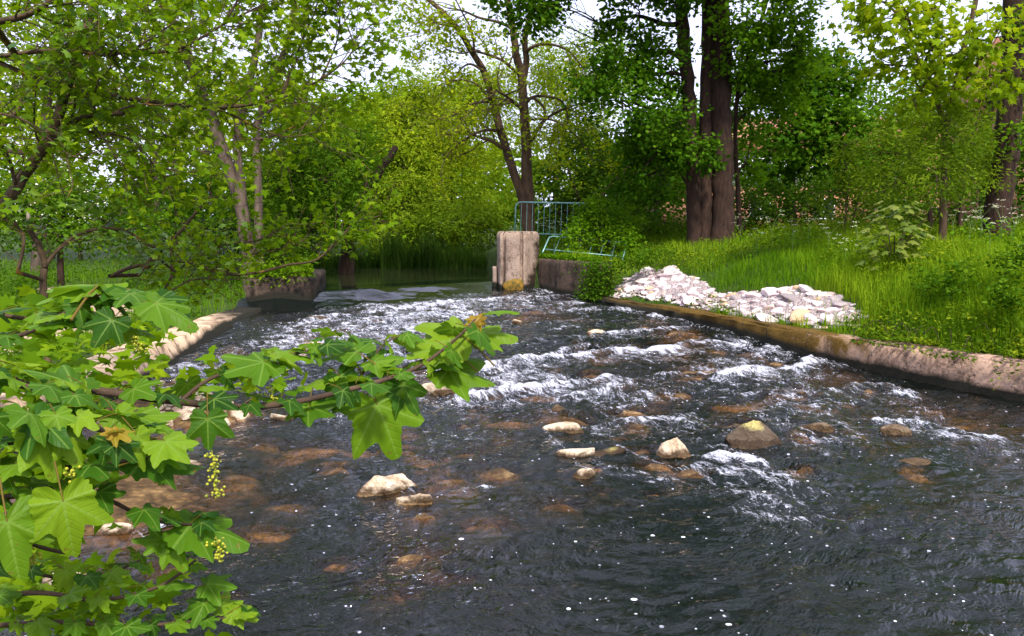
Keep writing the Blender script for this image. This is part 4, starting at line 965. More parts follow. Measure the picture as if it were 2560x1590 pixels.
tree('field_maple', 'leafy bright field maple closing the gap left of the grey-barked stems', 'tree', [([(450,620),(450,480),(440,330)],.18,.08)], (31,31), MB['grey'],
     W((380,370,120,100,30),(500,300,120,110,31),(600,380,90,110,30),(430,190,110,80,32),(640,240,90,90,31),(740,260,80,80,31)), ML['willow'], 'broad', .17, 4.2, 44, .36)
tree('hawthorn_bush', 'big hawthorn bush dotted with white blossom at far left', 'bush', [([(150,690),(150,600),(160,520)],.08,.03)], (17,17), MB['dark'],
     W((120,500,120,75,17),(220,520,90,70,17.5),(30,530,80,90,16.5),(140,590,150,50,16.5),(300,560,70,60,18)), ML['hedge'], 'broad', .085, 22, 36, .18)
hp, _, _, _ = lobe_pts(W((120,490,115,70,16.6),(200,520,80,55,17),(60,530,60,60,16.2),(150,440,60,40,16.8)), 14, 7, .09, 0, .85)
hp = hp[hp[:, 1] < 17.2]
hb = [o for o in bpy.data.objects if o.name.startswith('hawthorn_bush')][0]
N = NT('petal_white'); MAT_PETAL = N.done(N.bsdf(Base_Color=(.78,.76,.55,1), Roughness=.6).outputs[0])
ivp = np.column_stack([rng.uniform(-5.85, -4.5, 1500), np.zeros(1500), 1.50+np.abs(rng.normal(0, .16, 1500))-.28*rng.uniform(size=1500)**3]); ivp[:, 1] = 17.30+(ivp[:, 0]+5.8)*.26+rng.normal(.06, .16, 1500)
ivr = thing('ivy_clump', 'green leaves tumbling over the top of the left abutment', 'ivy', (-5.2, 17.5, 1.45))
leaves('foliage', ivp, rng.uniform(.05, .10, len(ivp)), 'broad', ML['syc'], rng.normal(.35, .2, len(ivp)), .5, .5, None, ivr, True)
leaves('blossom', hp, rng.uniform(.025, .055, len(hp)), 'broad', MAT_PETAL, np.full(len(hp), .5), .8, 0, None, hb)
tree('bank_hedge', 'mixed green hedge between the path and grey-barked tree', 'hedge', [([(430,690),(430,600),(440,540)],.06,.02)], (21,21), MB['dark'],
     W((400,520,100,60,21),(520,560,80,60,21),(480,480,80,50,22),(590,590,60,60,20.8),(330,590,90,50,20),(680,600,60,70,21.5)), ML['oak'], 'broad', .10, 16, 34, .2)
tree('bank_hedge', 'bright field hedge closing the view behind the left path', 'hedge', [([(200,640),(200,580),(205,520)],.08,.03)], (30,30), MB['dark'],
     W((60,500,130,70,30),(240,510,130,65,30),(420,500,120,70,31),(560,520,110,70,31),(-80,500,110,80,30),(660,500,80,80,31)), ML['oak2'], 'broad', .16, 5, 40, .35)
tree('ivy_stump', 'dark ivy-covered stump beside the left abutment', 'stump', [([(725,720),(722,640),(718,590)],.22,.16)], (18.9,18.9), MB['dark'],
     W((720,600,38,36,18.8),(690,640,40,36,18.6),(745,640,28,40,18.8)), ML['deep'], 'broad', .08, 30, 36, .11)

# leaning sycamore close by on the left, lichen on its bark
def lean_extra(bg_, anc, PA, RA):
    hist = []
    def lim(pl, r0, r1, Y0, Y1, step=2, Lr=(.35, .9), lev=1):
        n = 5+3*len(pl); p = cat(P(np.array([a for a, _ in pl], float), np.array([b for _, b in pl], float), np.linspace(Y0, Y1, len(pl))), n)
        allq = np.vstack([PA]+hist); p[0] = allq[int(np.argmin(np.linalg.norm(allq-p[0], axis=1)))]; hist.append(p)
        bg_.tube(p, np.linspace(r0, r1, n), 7)
        for j in range(2, n, step):
            d = unit(p[j]-p[j-1]); ax = unit(np.cross(d, rng.normal(size=3))+np.array([0, 0, .2])); dd = d*.6+ax*.7
            grow(bg_, p[j], dd, rng.uniform(*Lr), max(r1*.7, .006), lev, anc, .3, .0, 4, .55)
        anc.append(p[-1])
    for a in [([(85,400),(140,340),(190,300),(240,288),(310,284)],.036,.018,7.5,7.2,3),([(165,230),(260,235),(350,250),(430,262),(530,268),(620,262),(700,245),(790,205),(860,155),(895,105)],.032,.006,7.6,8.6,1),
              ([(530,268),(590,292),(650,322),(710,342),(765,336),(812,322)],.013,.004,8.1,8.6,2),([(700,245),(730,170),(760,90),(790,20),(800,-60)],.014,.006,8.4,8.8,1),
              ([(200,120),(330,132),(450,120),(560,60),(660,10)],.022,.008,7.6,8.2,1),([(-60,150),(80,130),(180,128),(270,138),(340,118),(430,60)],.022,.008,7.0,7.4,1),
              ([(240,-30),(246,60),(262,110)],.012,.004,7.2,7.2,1),([(40,470),(20,390),(-30,300)],.018,.008,7.3,7.0,1),([(-60,380),(0,322),(60,258),(100,205),(180,130),(300,50),(420,-20)],.026,.012,7.8,8.2,1),
              ([(-40,60),(60,40),(130,0),(200,-60)],.03,.012,6.6,6.6,1),([(130,330),(230,330),(330,350),(390,420),(430,480)],.016,.005,7.4,7.6,1),([(-20,280),(60,300),(120,345),(170,385),(210,398)],.012,.004,6.8,7.0,2),
              ([(560,60),(600,-10),(640,-80)],.012,.006,8,8.2,1),([(800,205),(840,110),(850,40),(840,-50)],.012,.005,8.5,8.7,1)]: lim(*a)
ls, anc = tree('leaning_sycamore', 'leaning sycamore with orange lichened boughs at the left edge', 'tree',
     [([(-150,860),(-80,690),(-20,580),(40,470),(85,400),(130,330),(165,230),(200,120),(240,0),(280,-120)],.062,.034)], (7.2,7.6), MB['lich'], None, None, None, None, extra=lean_extra)
LEAN = (ls, np.array(anc))
def thicket_extra(bg_, anc, PA, RA):
    hist = []
    for pl, r0, r1, Y0, Y1, st in [([(112,665),(150,620),(200,585),(262,570),(320,580),(370,610),(400,625)],.022,.008,7.4,7.8,2),([(330,700),(400,640),(450,580),(500,520),(530,480)],.03,.012,9,9.2,2),
              ([(250,700),(340,665),(450,652),(560,684),(640,682),(720,662),(790,650),(845,600),(890,555),(950,540)],.022,.006,8.6,9.3,1),([(420,690),(500,640),(570,610),(650,600),(720,560)],.014,.005,8.8,9.2,1),
              ([(560,684),(620,640),(700,620),(760,600)],.010,.004,9,9.2,1),([(40,700),(60,600),(40,560),(20,520)],.02,.006,7,7,2),([(380,760),(480,700),(580,700)],.014,.005,8.4,8.8,1)]:
        n = 5+3*len(pl); p = cat(P(np.array([a for a, _ in pl], float), np.array([b for _, b in pl], float), np.linspace(Y0, Y1, len(pl))), n)
        allq = np.vstack([PA]+hist); p[0] = allq[int(np.argmin(np.linalg.norm(allq-p[0], axis=1)))]; hist.append(p)
        bg_.tube(p, np.linspace(r0, r1, n), 6)
        for j in range(2, n, st):
            d = unit(p[j]-p[j-1]); ax = unit(np.cross(d, rng.normal(size=3))); qx, qy, _ = proj(p[j])
            if 570 < qx < 830 and qy > 650: continue
            grow(bg_, p[j], d*.6+ax*.6, rng.uniform(.25, .55), max(r1*.7, .005), 1, anc, .3, 0, 3, .55)
        anc.append(p[-1])
tk, anc = tree('sycamore_sucker', 'low arching sycamore growth reaching over the left abutment', 'tree',
     [([(110,800),(110,720),(112,665),(100,620),(78,580),(72,548)],.035,.022)], (7.4,7.4), MB['lich'], None, None, None, None, extra=thicket_extra)
THK = (tk, np.array(anc))
gm = Geo(); tp_ = P(np.array([72., 71, 70]), np.array([552., 535, 518]), np.full(3, 7.4)); gm.tube(tp_, [.021, .016, .003], 7, True)
link('split_tip', gm.mesh('split_tip', MB['pale'], False, tk.location), tk)

# far wood closing the view
fw = []
for k in range(46):
    px = rng.uniform(-500, 3100); Yd = rng.uniform(62, 110); top = 470 if px < 560 else 380
    if 560 < px < 1100: top = 400
    fw.append((px, (top+600)/2, rng.uniform(110, 190), (600-top)/2+25, Yd))
pos, O, var, _ = lobe_pts(fw, .16, 34, .9, 0, .6)
o = leaves('far_wood', pos, rng.uniform(.7, 1.3, len(pos)), 'broad', ML['hedge'], var, .4, .2, O); o['kind'] = 'stuff'; o['label'] = 'far wood closing the view beyond the banks'

# ------------------------------------------------------------------ big sycamore leaves
LOBE_A = np.radians([0, 47, -47, 98, -98]); LOBE_L = np.array([1, .88, .88, .52, .52])
def leaf_mesh(seed, mat, teeth=True, n=84, pet=.75):
    r_ = np.random.default_rng(seed); th = np.linspace(-math.pi, math.pi, n, endpoint=False)+math.pi/n
    LL = LOBE_L*r_.uniform(.9, 1.08, 5); r = np.zeros(n)
    for a, L in zip(LOBE_A+r_.normal(0, .03, 5), LL):
        d = np.abs(th-a); r = np.maximum(r, L*(.50+.50*np.exp(-(d/math.radians(16.5))**1.7)))
    r *= 1-.80*sst(math.radians(128), math.pi, np.abs(th))
    if teeth:
        saw = (th*11/math.pi*(1+.05*np.sin(th*3)) % 1); r *= 1+.16*(np.abs(saw-.35)*-1+.3)+r_.normal(0, .012, n)
    fr = np.array([.30, .62, .85, 1.0]); V = [np.zeros((1, 3))]; uv = []
    droop = r_.uniform(.12, .42); cup = r_.uniform(-.10, .22); tw = r_.uniform(-.12, .12)
    ph = r_.uniform(0, 6.3)
    for f in fr:
        rr = r*f; x, y = rr*np.cos(th), rr*np.sin(th)
        ridge = np.zeros(n)
        for a in LOBE_A: ridge = np.maximum(ridge, np.exp(-((th-a)/.20)**2))
        z = -droop*(x*np.abs(x)*.8+.55*y*y)-cup*np.abs(y)+.045*(ridge-.5)*f+tw*x*y+.05*f*f*np.sin(th*6+ph)+.02*f*f*np.sin(th*15+ph*2)
        V.append(np.column_stack([x, y, z]))
    nb = 1+n*len(fr); V = np.vstack(V)
    T = [(0, 1+i, 1+(i+1) % n) for i in range(n) if i != n-1]
    Qs = []
    for k in range(len(fr)-1):
        o = 1+k*n; Qs += [(o+i, o+n+i, o+n+i+1, o+i+1) for i in range(n-1)]
    g_ = Geo(); g_.add(V, Qs, T)
    if pet:
        pp = np.array([(0, 0, -.005), (-.18*pet, 0, -.03), (-.55*pet, 0, -.14), (-pet, 0, -.34)]); g_.tube(cat(pp, 7), np.linspace(.014, .018, 7), 5)
    VV = np.vstack(g_.V); uvs = np.column_stack([VV[:, 0]*.4+.5, VV[:, 1]*.4+.5])
    pa = np.zeros(len(VV)); pa[len(V):] = 1
    return np_mesh('leaf', VV, [np.vstack(g_.Q), np.vstack(g_.T)], mat, {'pet': pa}, True, uvs)
def mat_hero(name, cols, tcol, vein=(.20,.33,.05)):
    N = NT(name); uv = N.n('UVMap', uv_map='UVMap').outputs[0]
    p = N.n('VectorMath', {0: N.n('VectorMath', {0: uv, 1: (.5, .5, 0)}, operation='SUBTRACT').outputs[0], 'Scale': 2.5}, operation='SCALE').outputs[0]
    mn = None; side = None
    for a in LOBE_A:
        ca, sa = math.cos(a), math.sin(a)
        t = N.n('VectorMath', {0: p, 1: (ca, sa, 0)}, operation='DOT_PRODUCT').outputs['Value']
        d = N.math('ABSOLUTE', N.n('VectorMath', {0: p, 1: (-sa, ca, 0)}, operation='DOT_PRODUCT').outputs['Value'])
        d2 = N.math('ADD', d, N.math('MULTIPLY', N.math('LESS_THAN', t, 0.0), 5.0))
        d3 = N.math('ADD', d2, N.math('MULTIPLY', t, .012))
        s_ = N.math('ADD', N.math('PINGPONG', N.math('SUBTRACT', t, N.math('MULTIPLY', d, .9)), .075), N.math('MULTIPLY', d2, .05))
        if mn is None: mn, side = d3, s_
        else:
            side = N.n('Mix', {0: N.math('LESS_THAN', d3, mn), 2: side, 3: s_}, data_type='FLOAT').outputs[0]
            mn = N.math('MINIMUM', mn, d3)
    v1 = N.n('MapRange', {0: mn, 1: .012, 2: .034, 3: 1, 4: 0}).outputs[0]
    v2 = N.n('MapRange', {0: side, 1: .004, 2: .022, 3: .16, 4: 0}).outputs[0]
    vn_ = N.math('MAXIMUM', v1, v2)
    oi = N.n('ObjectInfo').outputs['Random']; nz = N.noise(uv, 6, 4)
    col = N.ramp(oi, list(zip(np.linspace(0, 1, len(cols)), cols)))
    col = N.mix(.35, col, N.ramp(nz, [(.3, .55), (.7, 1.)]), 'MULTIPLY')
    spots = N.ramp(N.noise(uv, 14, 2), [(.70, 0.), (.74, .8)])
    col = N.mix(N.math('MULTIPLY', vn_, .6), col, c4(vein)); col = N.mix(spots, col, (.16, .12, .02, 1))
    col = N.mix(N.attr('pet'), col, (.20, .13, .03, 1))
    tc = N.mix(.5, col, c4(tcol))
    b = N.bsdf(Base_Color=col, Roughness=.42, Specular_IOR_Level=.12, Normal=N.bump(N.math('ADD', N.math('MINIMUM', side, .03), N.math('MULTIPLY', nz, .04)), .22, .2))
    t = N.n('BsdfTranslucent', {'Color': tc}).outputs[0]
    return N.done(N.n('MixShader', {0: .44, 1: b.outputs[0], 2: t}).outputs[0])
MH = mat_hero('broad_sycamore_leaf', [(.016,.065,.006), (.035,.115,.007), (.085,.195,.008), (.145,.275,.010), (.22,.345,.013)], (.28, .46, .012))
MY = mat_hero('young_sycamore_leaf', [(.30,.22,.02), (.24,.24,.02), (.36,.20,.02)], (.5, .38, .03), (.42, .34, .08))
HLEAF = [leaf_mesh(40+k, MH) for k in range(16)]; YLEAF = [leaf_mesh(70+k, MY, True, 60) for k in range(3)]
def put_leaf(parent, J, d, nrm, L, mesh=None):
    d = unit(d); nrm = unit(nrm-np.dot(nrm, d)*d); b = np.cross(nrm, d)
    o = link('leaf', mesh or random.choice(HLEAF), parent)
    M_ = np.eye(4); M_[:3, 0] = d*L; M_[:3, 1] = b*L*rng.uniform(.9, 1.1); M_[:3, 2] = nrm*L; M_[:3, 3] = np.asarray(J)
    from mathutils import Matrix
    o.matrix_local = Matrix(M_.tolist())
    return o
# the overhanging sycamore in front: its trunk stands just outside the frame on the left bank
hero = thing('overhanging_sycamore', 'sycamore branches with big green leaves hanging over the near water', 'tree', (-3.2, 1.6, float(ground(np.array(-3.2), np.array(1.6)))))
hb_ = np.array(hero.location)
def PL(pl, d0, d1): return P(np.array([a for a, _ in pl], float), np.array([b for _, b in pl], float), np.linspace(d0, d1, len(pl)))
gm = Geo(); tr_ = np.array([hb_-[0, 0, .2], hb_+[.02, 0, .9], hb_+[.1, .05, 1.7], hb_+[.1, .1, 2.6], hb_+[-.1, .2, 4.0]]); gm.tube(cat(tr_, 16), np.linspace(.15, .07, 16), 10)
link('trunk', gm.mesh('trunk', MB['lich'], True, hb_), hero)
BR = [ # polyline, depth0, depth1, r0, r1, node spacing (m), leaf length
 ([(-90,915),(0,945),(120,962),(300,985),(450,1005),(600,1018),(740,1005),(880,972),(960,950),(1040,920),(1100,880),(1150,838),(1188,798)],1.75,2.45,.013,.0035,.085,(.075,.10)),
 ([(-90,940),(60,965),(170,1000),(240,1040),(275,1062)],1.6,1.65,.008,.003,.055,(.07,.10)),
 ([(-90,1190),(80,1160),(200,1170),(330,1150),(420,1140)],1.5,1.6,.007,.003,.055,(.07,.10)),
 ([(-90,1260),(60,1235),(150,1215),(260,1245),(380,1300),(480,1312)],1.5,1.65,.007,.003,.07,(.06,.09)),
 ([(-90,1500),(100,1482),(250,1500),(400,1465),(490,1400)],1.55,1.7,.006,.003,.06,(.05,.075)),
 ([(-90,1570),(150,1555),(330,1565),(500,1552),(590,1540)],1.6,1.7,.006,.003,.055,(.045,.07)),
 ([(-90,870),(60,835),(180,775),(300,752),(420,790)],1.95,2.1,.007,.003,.055,(.08,.11)),
 ([(-90,770),(50,795),(160,805),(260,830),(340,850)],2.05,2.1,.007,.003,.055,(.07,.10)),
 ([(450,1005),(520,950),(620,915),(720,890),(800,868),(850,850)],2.0,2.35,.006,.0025,.05,(.07,.10)),
 ([(740,1005),(800,1012),(870,1030)],2.2,2.25,.005,.0025,.06,(.06,.09)),
 ([(-90,1060),(100,1045),(220,1065),(300,1095),(420,1125)],1.5,1.6,.007,.003,.05,(.07,.10)),
 ([(-90,1340),(20,1340),(110,1370),(200,1390)],1.45,1.5,.006,.003,.055,(.065,.09)),
 ([(880,972),(930,900),(960,860),(1000,840)],2.3,2.4,.004,.002,.055,(.065,.09)),
 ([(-90,1120),(10,1110),(110,1100),(190,1130)],1.5,1.55,.006,.003,.05,(.07,.10)),
 ([(-90,1430),(60,1430),(160,1445),(280,1430),(350,1400)],1.7,1.85,.005,.0025,.06,(.05,.07)),
]
nleaf = 0; bobs = []
for bi, (pl, d0, d1, r0, r1, sp_, LLs) in enumerate(BR):
    w3 = PL(pl, d0, d1); n = len(pl)*5; p = cat(w3, n)
    if pl[0][0] < 0:   # runs back to the trunk
        tpnt = hb_+np.array([.05, .05, np.clip(p[0][2]-hb_[2]-.15, .6, 2.8)]); mid = (tpnt+p[0])/2+[0, 0, .08]
        full = np.vstack([cat([tpnt, mid, p[0]], 8)[:-1], p])
    else: full = p
    gm = Geo(); gm.tube(full, np.concatenate([np.linspace(max(r0*1.5, r0), r0, len(full)-n), np.linspace(r0, r1, n)]), 7)
    bo = link('branch', gm.mesh('branch', MB['twig'], True, hb_), hero); bobs.append((bo, p))
    arc = np.concatenate([[0], np.cumsum(np.linalg.norm(np.diff(p, axis=0), axis=1))]); s_ = .03; sd_ = 1
    while s_ < arc[-1]:
        i = min(np.searchsorted(arc, s_), n-1); q = p[i]; t = unit(p[min(i+1, n-1)]-p[max(i-1, 0)])
        lat = unit(np.cross(t, [0, 0, 1.])); 
        for sg in (1, -1):
            if rng.uniform() < .12 or nleaf >= 262: continue
            L = rng.uniform(*LLs)*rng.uniform(.58, .95); an = rng.uniform(.5, 1.25)
            dirh = t*math.cos(an)+lat*sg*math.sin(an); hang = rng.uniform(-.12, .38) if rng.uniform() < .78 else rng.uniform(.7, 1.8)
            d = unit(np.array([dirh[0], dirh[1], dirh[2]*.4-hang]))
            nr = np.array([0, 0, 1.])+rng.normal(size=3)*.24+np.array([0, -.06, 0])
            J = q+unit(np.array([dirh[0], dirh[1], .35]))*L*.75
            put_leaf(bo, J-hb_, d, nr, L); nleaf += 1
        s_ += sp_*rng.uniform(.7, 1.4)
def hand(j, tip, dj, dt, face=.3, mesh=None, bi=0, spread=None):
    """a leaf picked out in the photograph: junction pixel, tip pixel, depths"""
    J = P(*[np.array(float(v)) for v in j], dj); Tp = P(*[np.array(float(v)) for v in tip], dt)
    d = Tp-J; L = np.linalg.norm(d); nr = np.array([0, 0, 1.])*(1-face)+unit(CAM-J)*face
    put_leaf(bobs[bi][0], J-hb_, d, nr+rng.normal(size=3)*.05, L, mesh)
for a in [((158,1254),(186,1392),1.42,1.40,.85),((18,1304),(48,1452),1.38,1.36,.8),((1156,842),(1046,788),2.45,2.5,.45),((1108,866),(988,832),2.42,2.45,.30),((1121,922),(1246,960),2.42,2.40,.35),
          ((1200,835),(1292,828),2.5,2.5,.4),((1085,893),(1214,897),2.44,2.44,.2),((943,1012),(1001,1146),2.25,2.22,.75),((1007,962),(1052,1044),2.3,2.3,.25),((519,1047),(521,1136),1.9,1.88,.6),
          ((359,1148),(515,1152),1.6,1.62,.12),((410,1351),(332,1343),1.62,1.6,.5),((425,1355),(470,1420),1.62,1.6,.55),((476,1312),(626,1336),1.65,1.66,.15),((519,1460),(594,1457),1.7,1.7,.35),((511,1508),(440,1545),1.68,1.66,.5),
          ((585,1530),(643,1539),1.7,1.7,.5),((235,712),(120,705),2.05,2.1,.15),((250,712),(330,690),2.05,2.25,.2),((325,722),(480,742),2.05,2.08,.15),((390,758),(500,802),2.0,2.0,.3),((280,800),(235,862),1.95,1.9,.7),
          ((180,960),(60,905),1.7,1.7,.3),((340,1040),(430,1075),1.75,1.7,.3),((270,1105),(250,1170),1.5,1.48,.75),((290,1110),(345,1150),1.5,1.5,.6),((90,1040),(170,1100),1.5,1.45,.5),((760,1015),(715,1045),2.15,2.1,.35),((770,1015),(840,1040),2.15,2.1,.35),
          ((660,905),(560,930),2.1,2.0,.35),((690,880),(790,890),2.2,2.2,.2),((890,880),(800,855),2.3,2.35,.3),((935,905),(1010,925),2.3,2.25,.25),((850,940),(900,1000),2.25,2.2,.6)]:
    hand(*a)
for j, tip, dd in [((1190,800),(1160,812),2.48),((1190,800),(1215,790),2.48),((1192,798),(1200,832),2.47),((288,1080),(250,1085),1.5),((288,1080),(325,1090),1.5),((288,1080),(285,1062),1.5)]:
    hand(j, tip, dd, dd-.02, .5, random.choice(YLEAF))
# flower racemes
N = NT('raceme_green'); oi = N.attr('var'); MAT_RAC = N.done(N.bsdf(Base_Color=N.ramp(oi, [(0, (.16,.20,.012)), (1, (.42,.40,.02))]), Roughness=.6).outputs[0])
for (px, y0, y1, dd, bi) in [(535,1125,1240,1.62,0),(545,1340,1405,1.62,3),(400,1160,1215,1.6,2),(187,1165,1222,1.5,10),(72,1365,1410,1.45,12),(255,815,870,2.0,7),(675,965,1000,2.1,0),(345,840,880,2.0,7)]:
    a, b = P(np.array(float(px-6)), np.array(float(y0)), dd), P(np.array(float(px+7)), np.array(float(y1)), dd); g_ = Geo(); g_.tube(cat([a, (a+b)/2+[.003, 0, 0], b], 8), .0012, 4); vv = [np.full(32, .2)]
    nb = int(60*(y1-y0)/115)+20
    for _ in range(nb):
        t = rng.uniform(.05, 1); c = a+(b-a)*t+rng.normal(size=3)*[.0065, .0065, .002]; V, T = ICO[1]; r = rng.uniform(.0022, .0042); g_.add(V*r+c, (), T); vv.append(np.full(len(V), rng.uniform()))
    link('raceme', g_.mesh('raceme', MAT_RAC, True, hb_, {'var': np.concatenate(vv)}), bobs[bi][0])
# smaller leaves filling in behind, too many to tell apart
fill = []
for (px, py, rx, ry, dd, k) in [(120,1130,170,120,2.3,190),(160,1500,260,110,2.2,200),(90,870,150,110,2.7,160),(250,960,220,60,2.6,60),(330,860,120,80,2.9,60),(60,1350,110,110,2.1,60),(640,930,160,60,3.0,50)]:
    fill.append(P(rng.normal(px, rx*.55, k), rng.normal(py, ry*.55, k), np.abs(rng.normal(dd, .22, k))+.2))
fill = np.vstack(fill); fill = fill[fill[:, 1] > 1.75]
o = leaves('leaf_mass', fill, rng.uniform(.045, .085, len(fill)), 'maple', ML['syc'], rng.normal(.45, .22, len(fill)), 1.0, .4, None, hero, True)

# leaves of the two sycamores on the left bank: the nearest as single leaves, the rest as a mass
def mid_leaf(mat):
    V, F0 = LT['maple']; q, t = fixq(F0); return np_mesh('leaf', V, [q, t], mat, {'var': np.full(len(V), .5)})
def mat_rand(name, cols, trans=.4):
    N = NT(name); col = N.ramp(N.n('ObjectInfo').outputs['Random'], list(zip(np.linspace(0, 1, len(cols)), cols)))
    t = N.n('BsdfTranslucent', {'Color': N.mix(.5, col, (.22, .38, .015, 1))}).outputs[0]
    return N.done(N.n('MixShader', {0: trans, 1: N.bsdf(Base_Color=col, Roughness=.45).outputs[0], 2: t}).outputs[0])
MIDL = mid_leaf(mat_rand('bank_sycamore_leaf', [(.03,.09,.007), (.07,.16,.010), (.13,.24,.014), (.18,.30,.016)]))
for (root, A), per, sg, size, single in ((LEAN, 3, .09, (.055, .095), 290), (THK, 2, .07, (.06, .10), 290)):
    off = np.array(root.location); pos = np.repeat(A, per, 0)+rng.normal(size=(len(A)*per, 3))*sg*[1, 1, .7]
    cap = 6200 if root is LEAN[0] else 1400
    if len(pos) > cap: pos = pos[rng.choice(len(pos), cap, replace=False)]
    if root is THK[0]:
        px, py, _ = proj(pos); pos = pos[~((px > 560) & (px < 830) & (py > 680))]
    vis = np.argsort(pos[:, 1]+rng.normal(0, .5, len(pos))); px, py, _ = proj(pos[vis]); ok = vis[(px > 10) & (px < 1000) & (py > 10) & (py < 800)]
    sel = ok[:single]; rest = np.setdiff1d(np.arange(len(pos)), sel)
    br = [c for c in root.children if c.name.startswith('branches')][0]
    for k in sel:
        d = rng.normal(size=3); d[2] = -.4; nr = rng.normal(size=3)*.4+[0, 0, 1]; put_leaf(br, pos[k]-off, d, nr, rng.uniform(*size), MIDL)
    leaves('crown', pos[rest], rng.uniform(*size, len(rest)), 'maple', ML['syc'], rng.normal(.5, .2, len(rest)), .7, .4, None, root, True)

# ------------------------------------------------------------------ grass and herbs
def blades(name, pos, h, wd, mat, var, lean=.35, label=None, kind='stuff'):
    n = len(pos); an = rng.uniform(0, 6.3, n); d = np.stack([np.cos(an), np.sin(an), 0*an], -1); b = np.stack([-np.sin(an), np.cos(an), 0*an], -1)
    ln = (np.abs(rng.normal(0, lean, n))+.05)[:, None]*h[:, None]; up = np.array([0, 0, 1.])
    w_ = wd[:, None]*.5; H = h[:, None]
    V = np.stack([pos-b*w_, pos+b*w_, pos+d*ln*.3+up*H*.55+b*w_*.8, pos+d*ln*.3+up*H*.55-b*w_*.8, pos+d*ln+up*H*.95], 1)
    o = (np.arange(n)*5)[:, None]
    return link(name, np_mesh(name, V.reshape(-1, 3), [o+np.array([[0, 1, 2, 3]]), o+np.array([[3, 2, 4]])], mat, {'var': np.repeat(np.clip(var, 0, 1), 5)}), kind=kind, label=label)
def scatter(n, x0, x1, y0, y1, keep):
    x, y = rng.uniform(x0, x1, n), rng.uniform(y0, y1, n); m = keep(x, y); x, y = x[m], y[m]; return np.stack([x, y, ground(x, y)], -1)
def right_land(x, y): return (~inside(x, y, CHAN)) & (np.abs(polydist(x, y, RW)[0]) > .20) & (x > .8) & (polydist(x, y, RW)[0] > -99)
def dens(x, y, k): return rng.uniform(size=len(x)) < np.clip(k/(y*y)*100, 0, 1)
p = scatter(420000, .5, 16, 6.5, 26, lambda x, y: right_land(x, y) & (np.abs(x/y) < .78) & dens(x, y, 1.3) & ~((inside(x, y, STONES)) & (rng.uniform(size=len(x)) < .965)))
pt = fbm(p[:, 0]*.55, p[:, 1]*.55, 12, 4); dw = np.abs(polydist(p[:, 0], p[:, 1], RW)[0])
hh = (.10+.40*sst(.35, .75, pt))*rng.uniform(.55, 1.25, len(p))*np.where(inside(p[:, 0], p[:, 1], STONES), .5, 1)*np.interp(dw, [.3, .8], [.6, 1])
hh *= np.where(p[:, 1] > 17, .75, 1)
blades('bank_grass', p, hh, rng.uniform(.006, .013, len(p)), ML['grass'], rng.normal(.50, .17, len(p))+(pt-.5)*1.6+(fbm(p[:, 0]*.25, p[:, 1]*.25, 91, 3)-.5)*.9, .4, 'long fresh grass covering the right bank')
p = scatter(90000, -18, -5.9, 9, 27, lambda x, y: (~inside(x, y, CHAN)) & (np.abs(polydist(x, y, [(-11.0,19.0),(-9.3,17.6),(-8.0,15.6),(-7.2,13),(-7.1,9),(-7.2,4)])[0]) > .55) & dens(x, y, 1.0))
blades('left_grass', p, rng.uniform(.10, .34, len(p)), rng.uniform(.007, .014, len(p)), ML['grass'], rng.normal(.45, .17, len(p)), .4, 'bright grass on the left bank around the sandy path')
# broad-leaved herbs in patches
p = scatter(230000, .5, 16, 6.5, 27, lambda x, y: right_land(x, y) & (np.abs(x/y) < .78) & ~inside(x, y, STONES) & (fbm(x*.6, y*.6, 33, 4) > .44) & dens(x, y, 2.2))
pt = fbm(p[:, 0]*.6, p[:, 1]*.6, 33, 4); p[:, 2] += rng.uniform(.02, 1, len(p))*(.16+1.5*(pt-.44))
leaves('bank_herbs', p, rng.uniform(.03, .075, len(p)), 'broad', ML['bramble'], rng.normal(.5, .18, len(p))+(vn(p[:, 0]*.7, p[:, 1]*.7, 9)-.5)*.5, .9, .1).update_tag()
o = bpy.data.objects['bank_herbs']; o['kind'] = 'stuff'; o['label'] = 'low leafy herbs mixed into the right bank grass'
p = scatter(70000, -16, -5.9, 9, 27, lambda x, y: (~inside(x, y, CHAN)) & (fbm(x*.5, y*.5, 34, 4) > .42) & (np.abs(polydist(x, y, [(-11.0,19.0),(-9.3,17.6),(-8.0,15.6),(-7.2,13),(-7.1,9),(-7.2,4)])[0]) > .6) & dens(x, y, 1.6))
p[:, 2] += rng.uniform(.02, 1, len(p))*(.2+1.3*(fbm(p[:, 0]*.5, p[:, 1]*.5, 34, 4)-.42))
o = leaves('left_herbs', p, rng.uniform(.04, .09, len(p)), 'broad', ML['hedge'], rng.normal(.45, .2, len(p)), .9, .1); o['kind'] = 'stuff'; o['label'] = 'leafy herbs growing over the left bank grass'
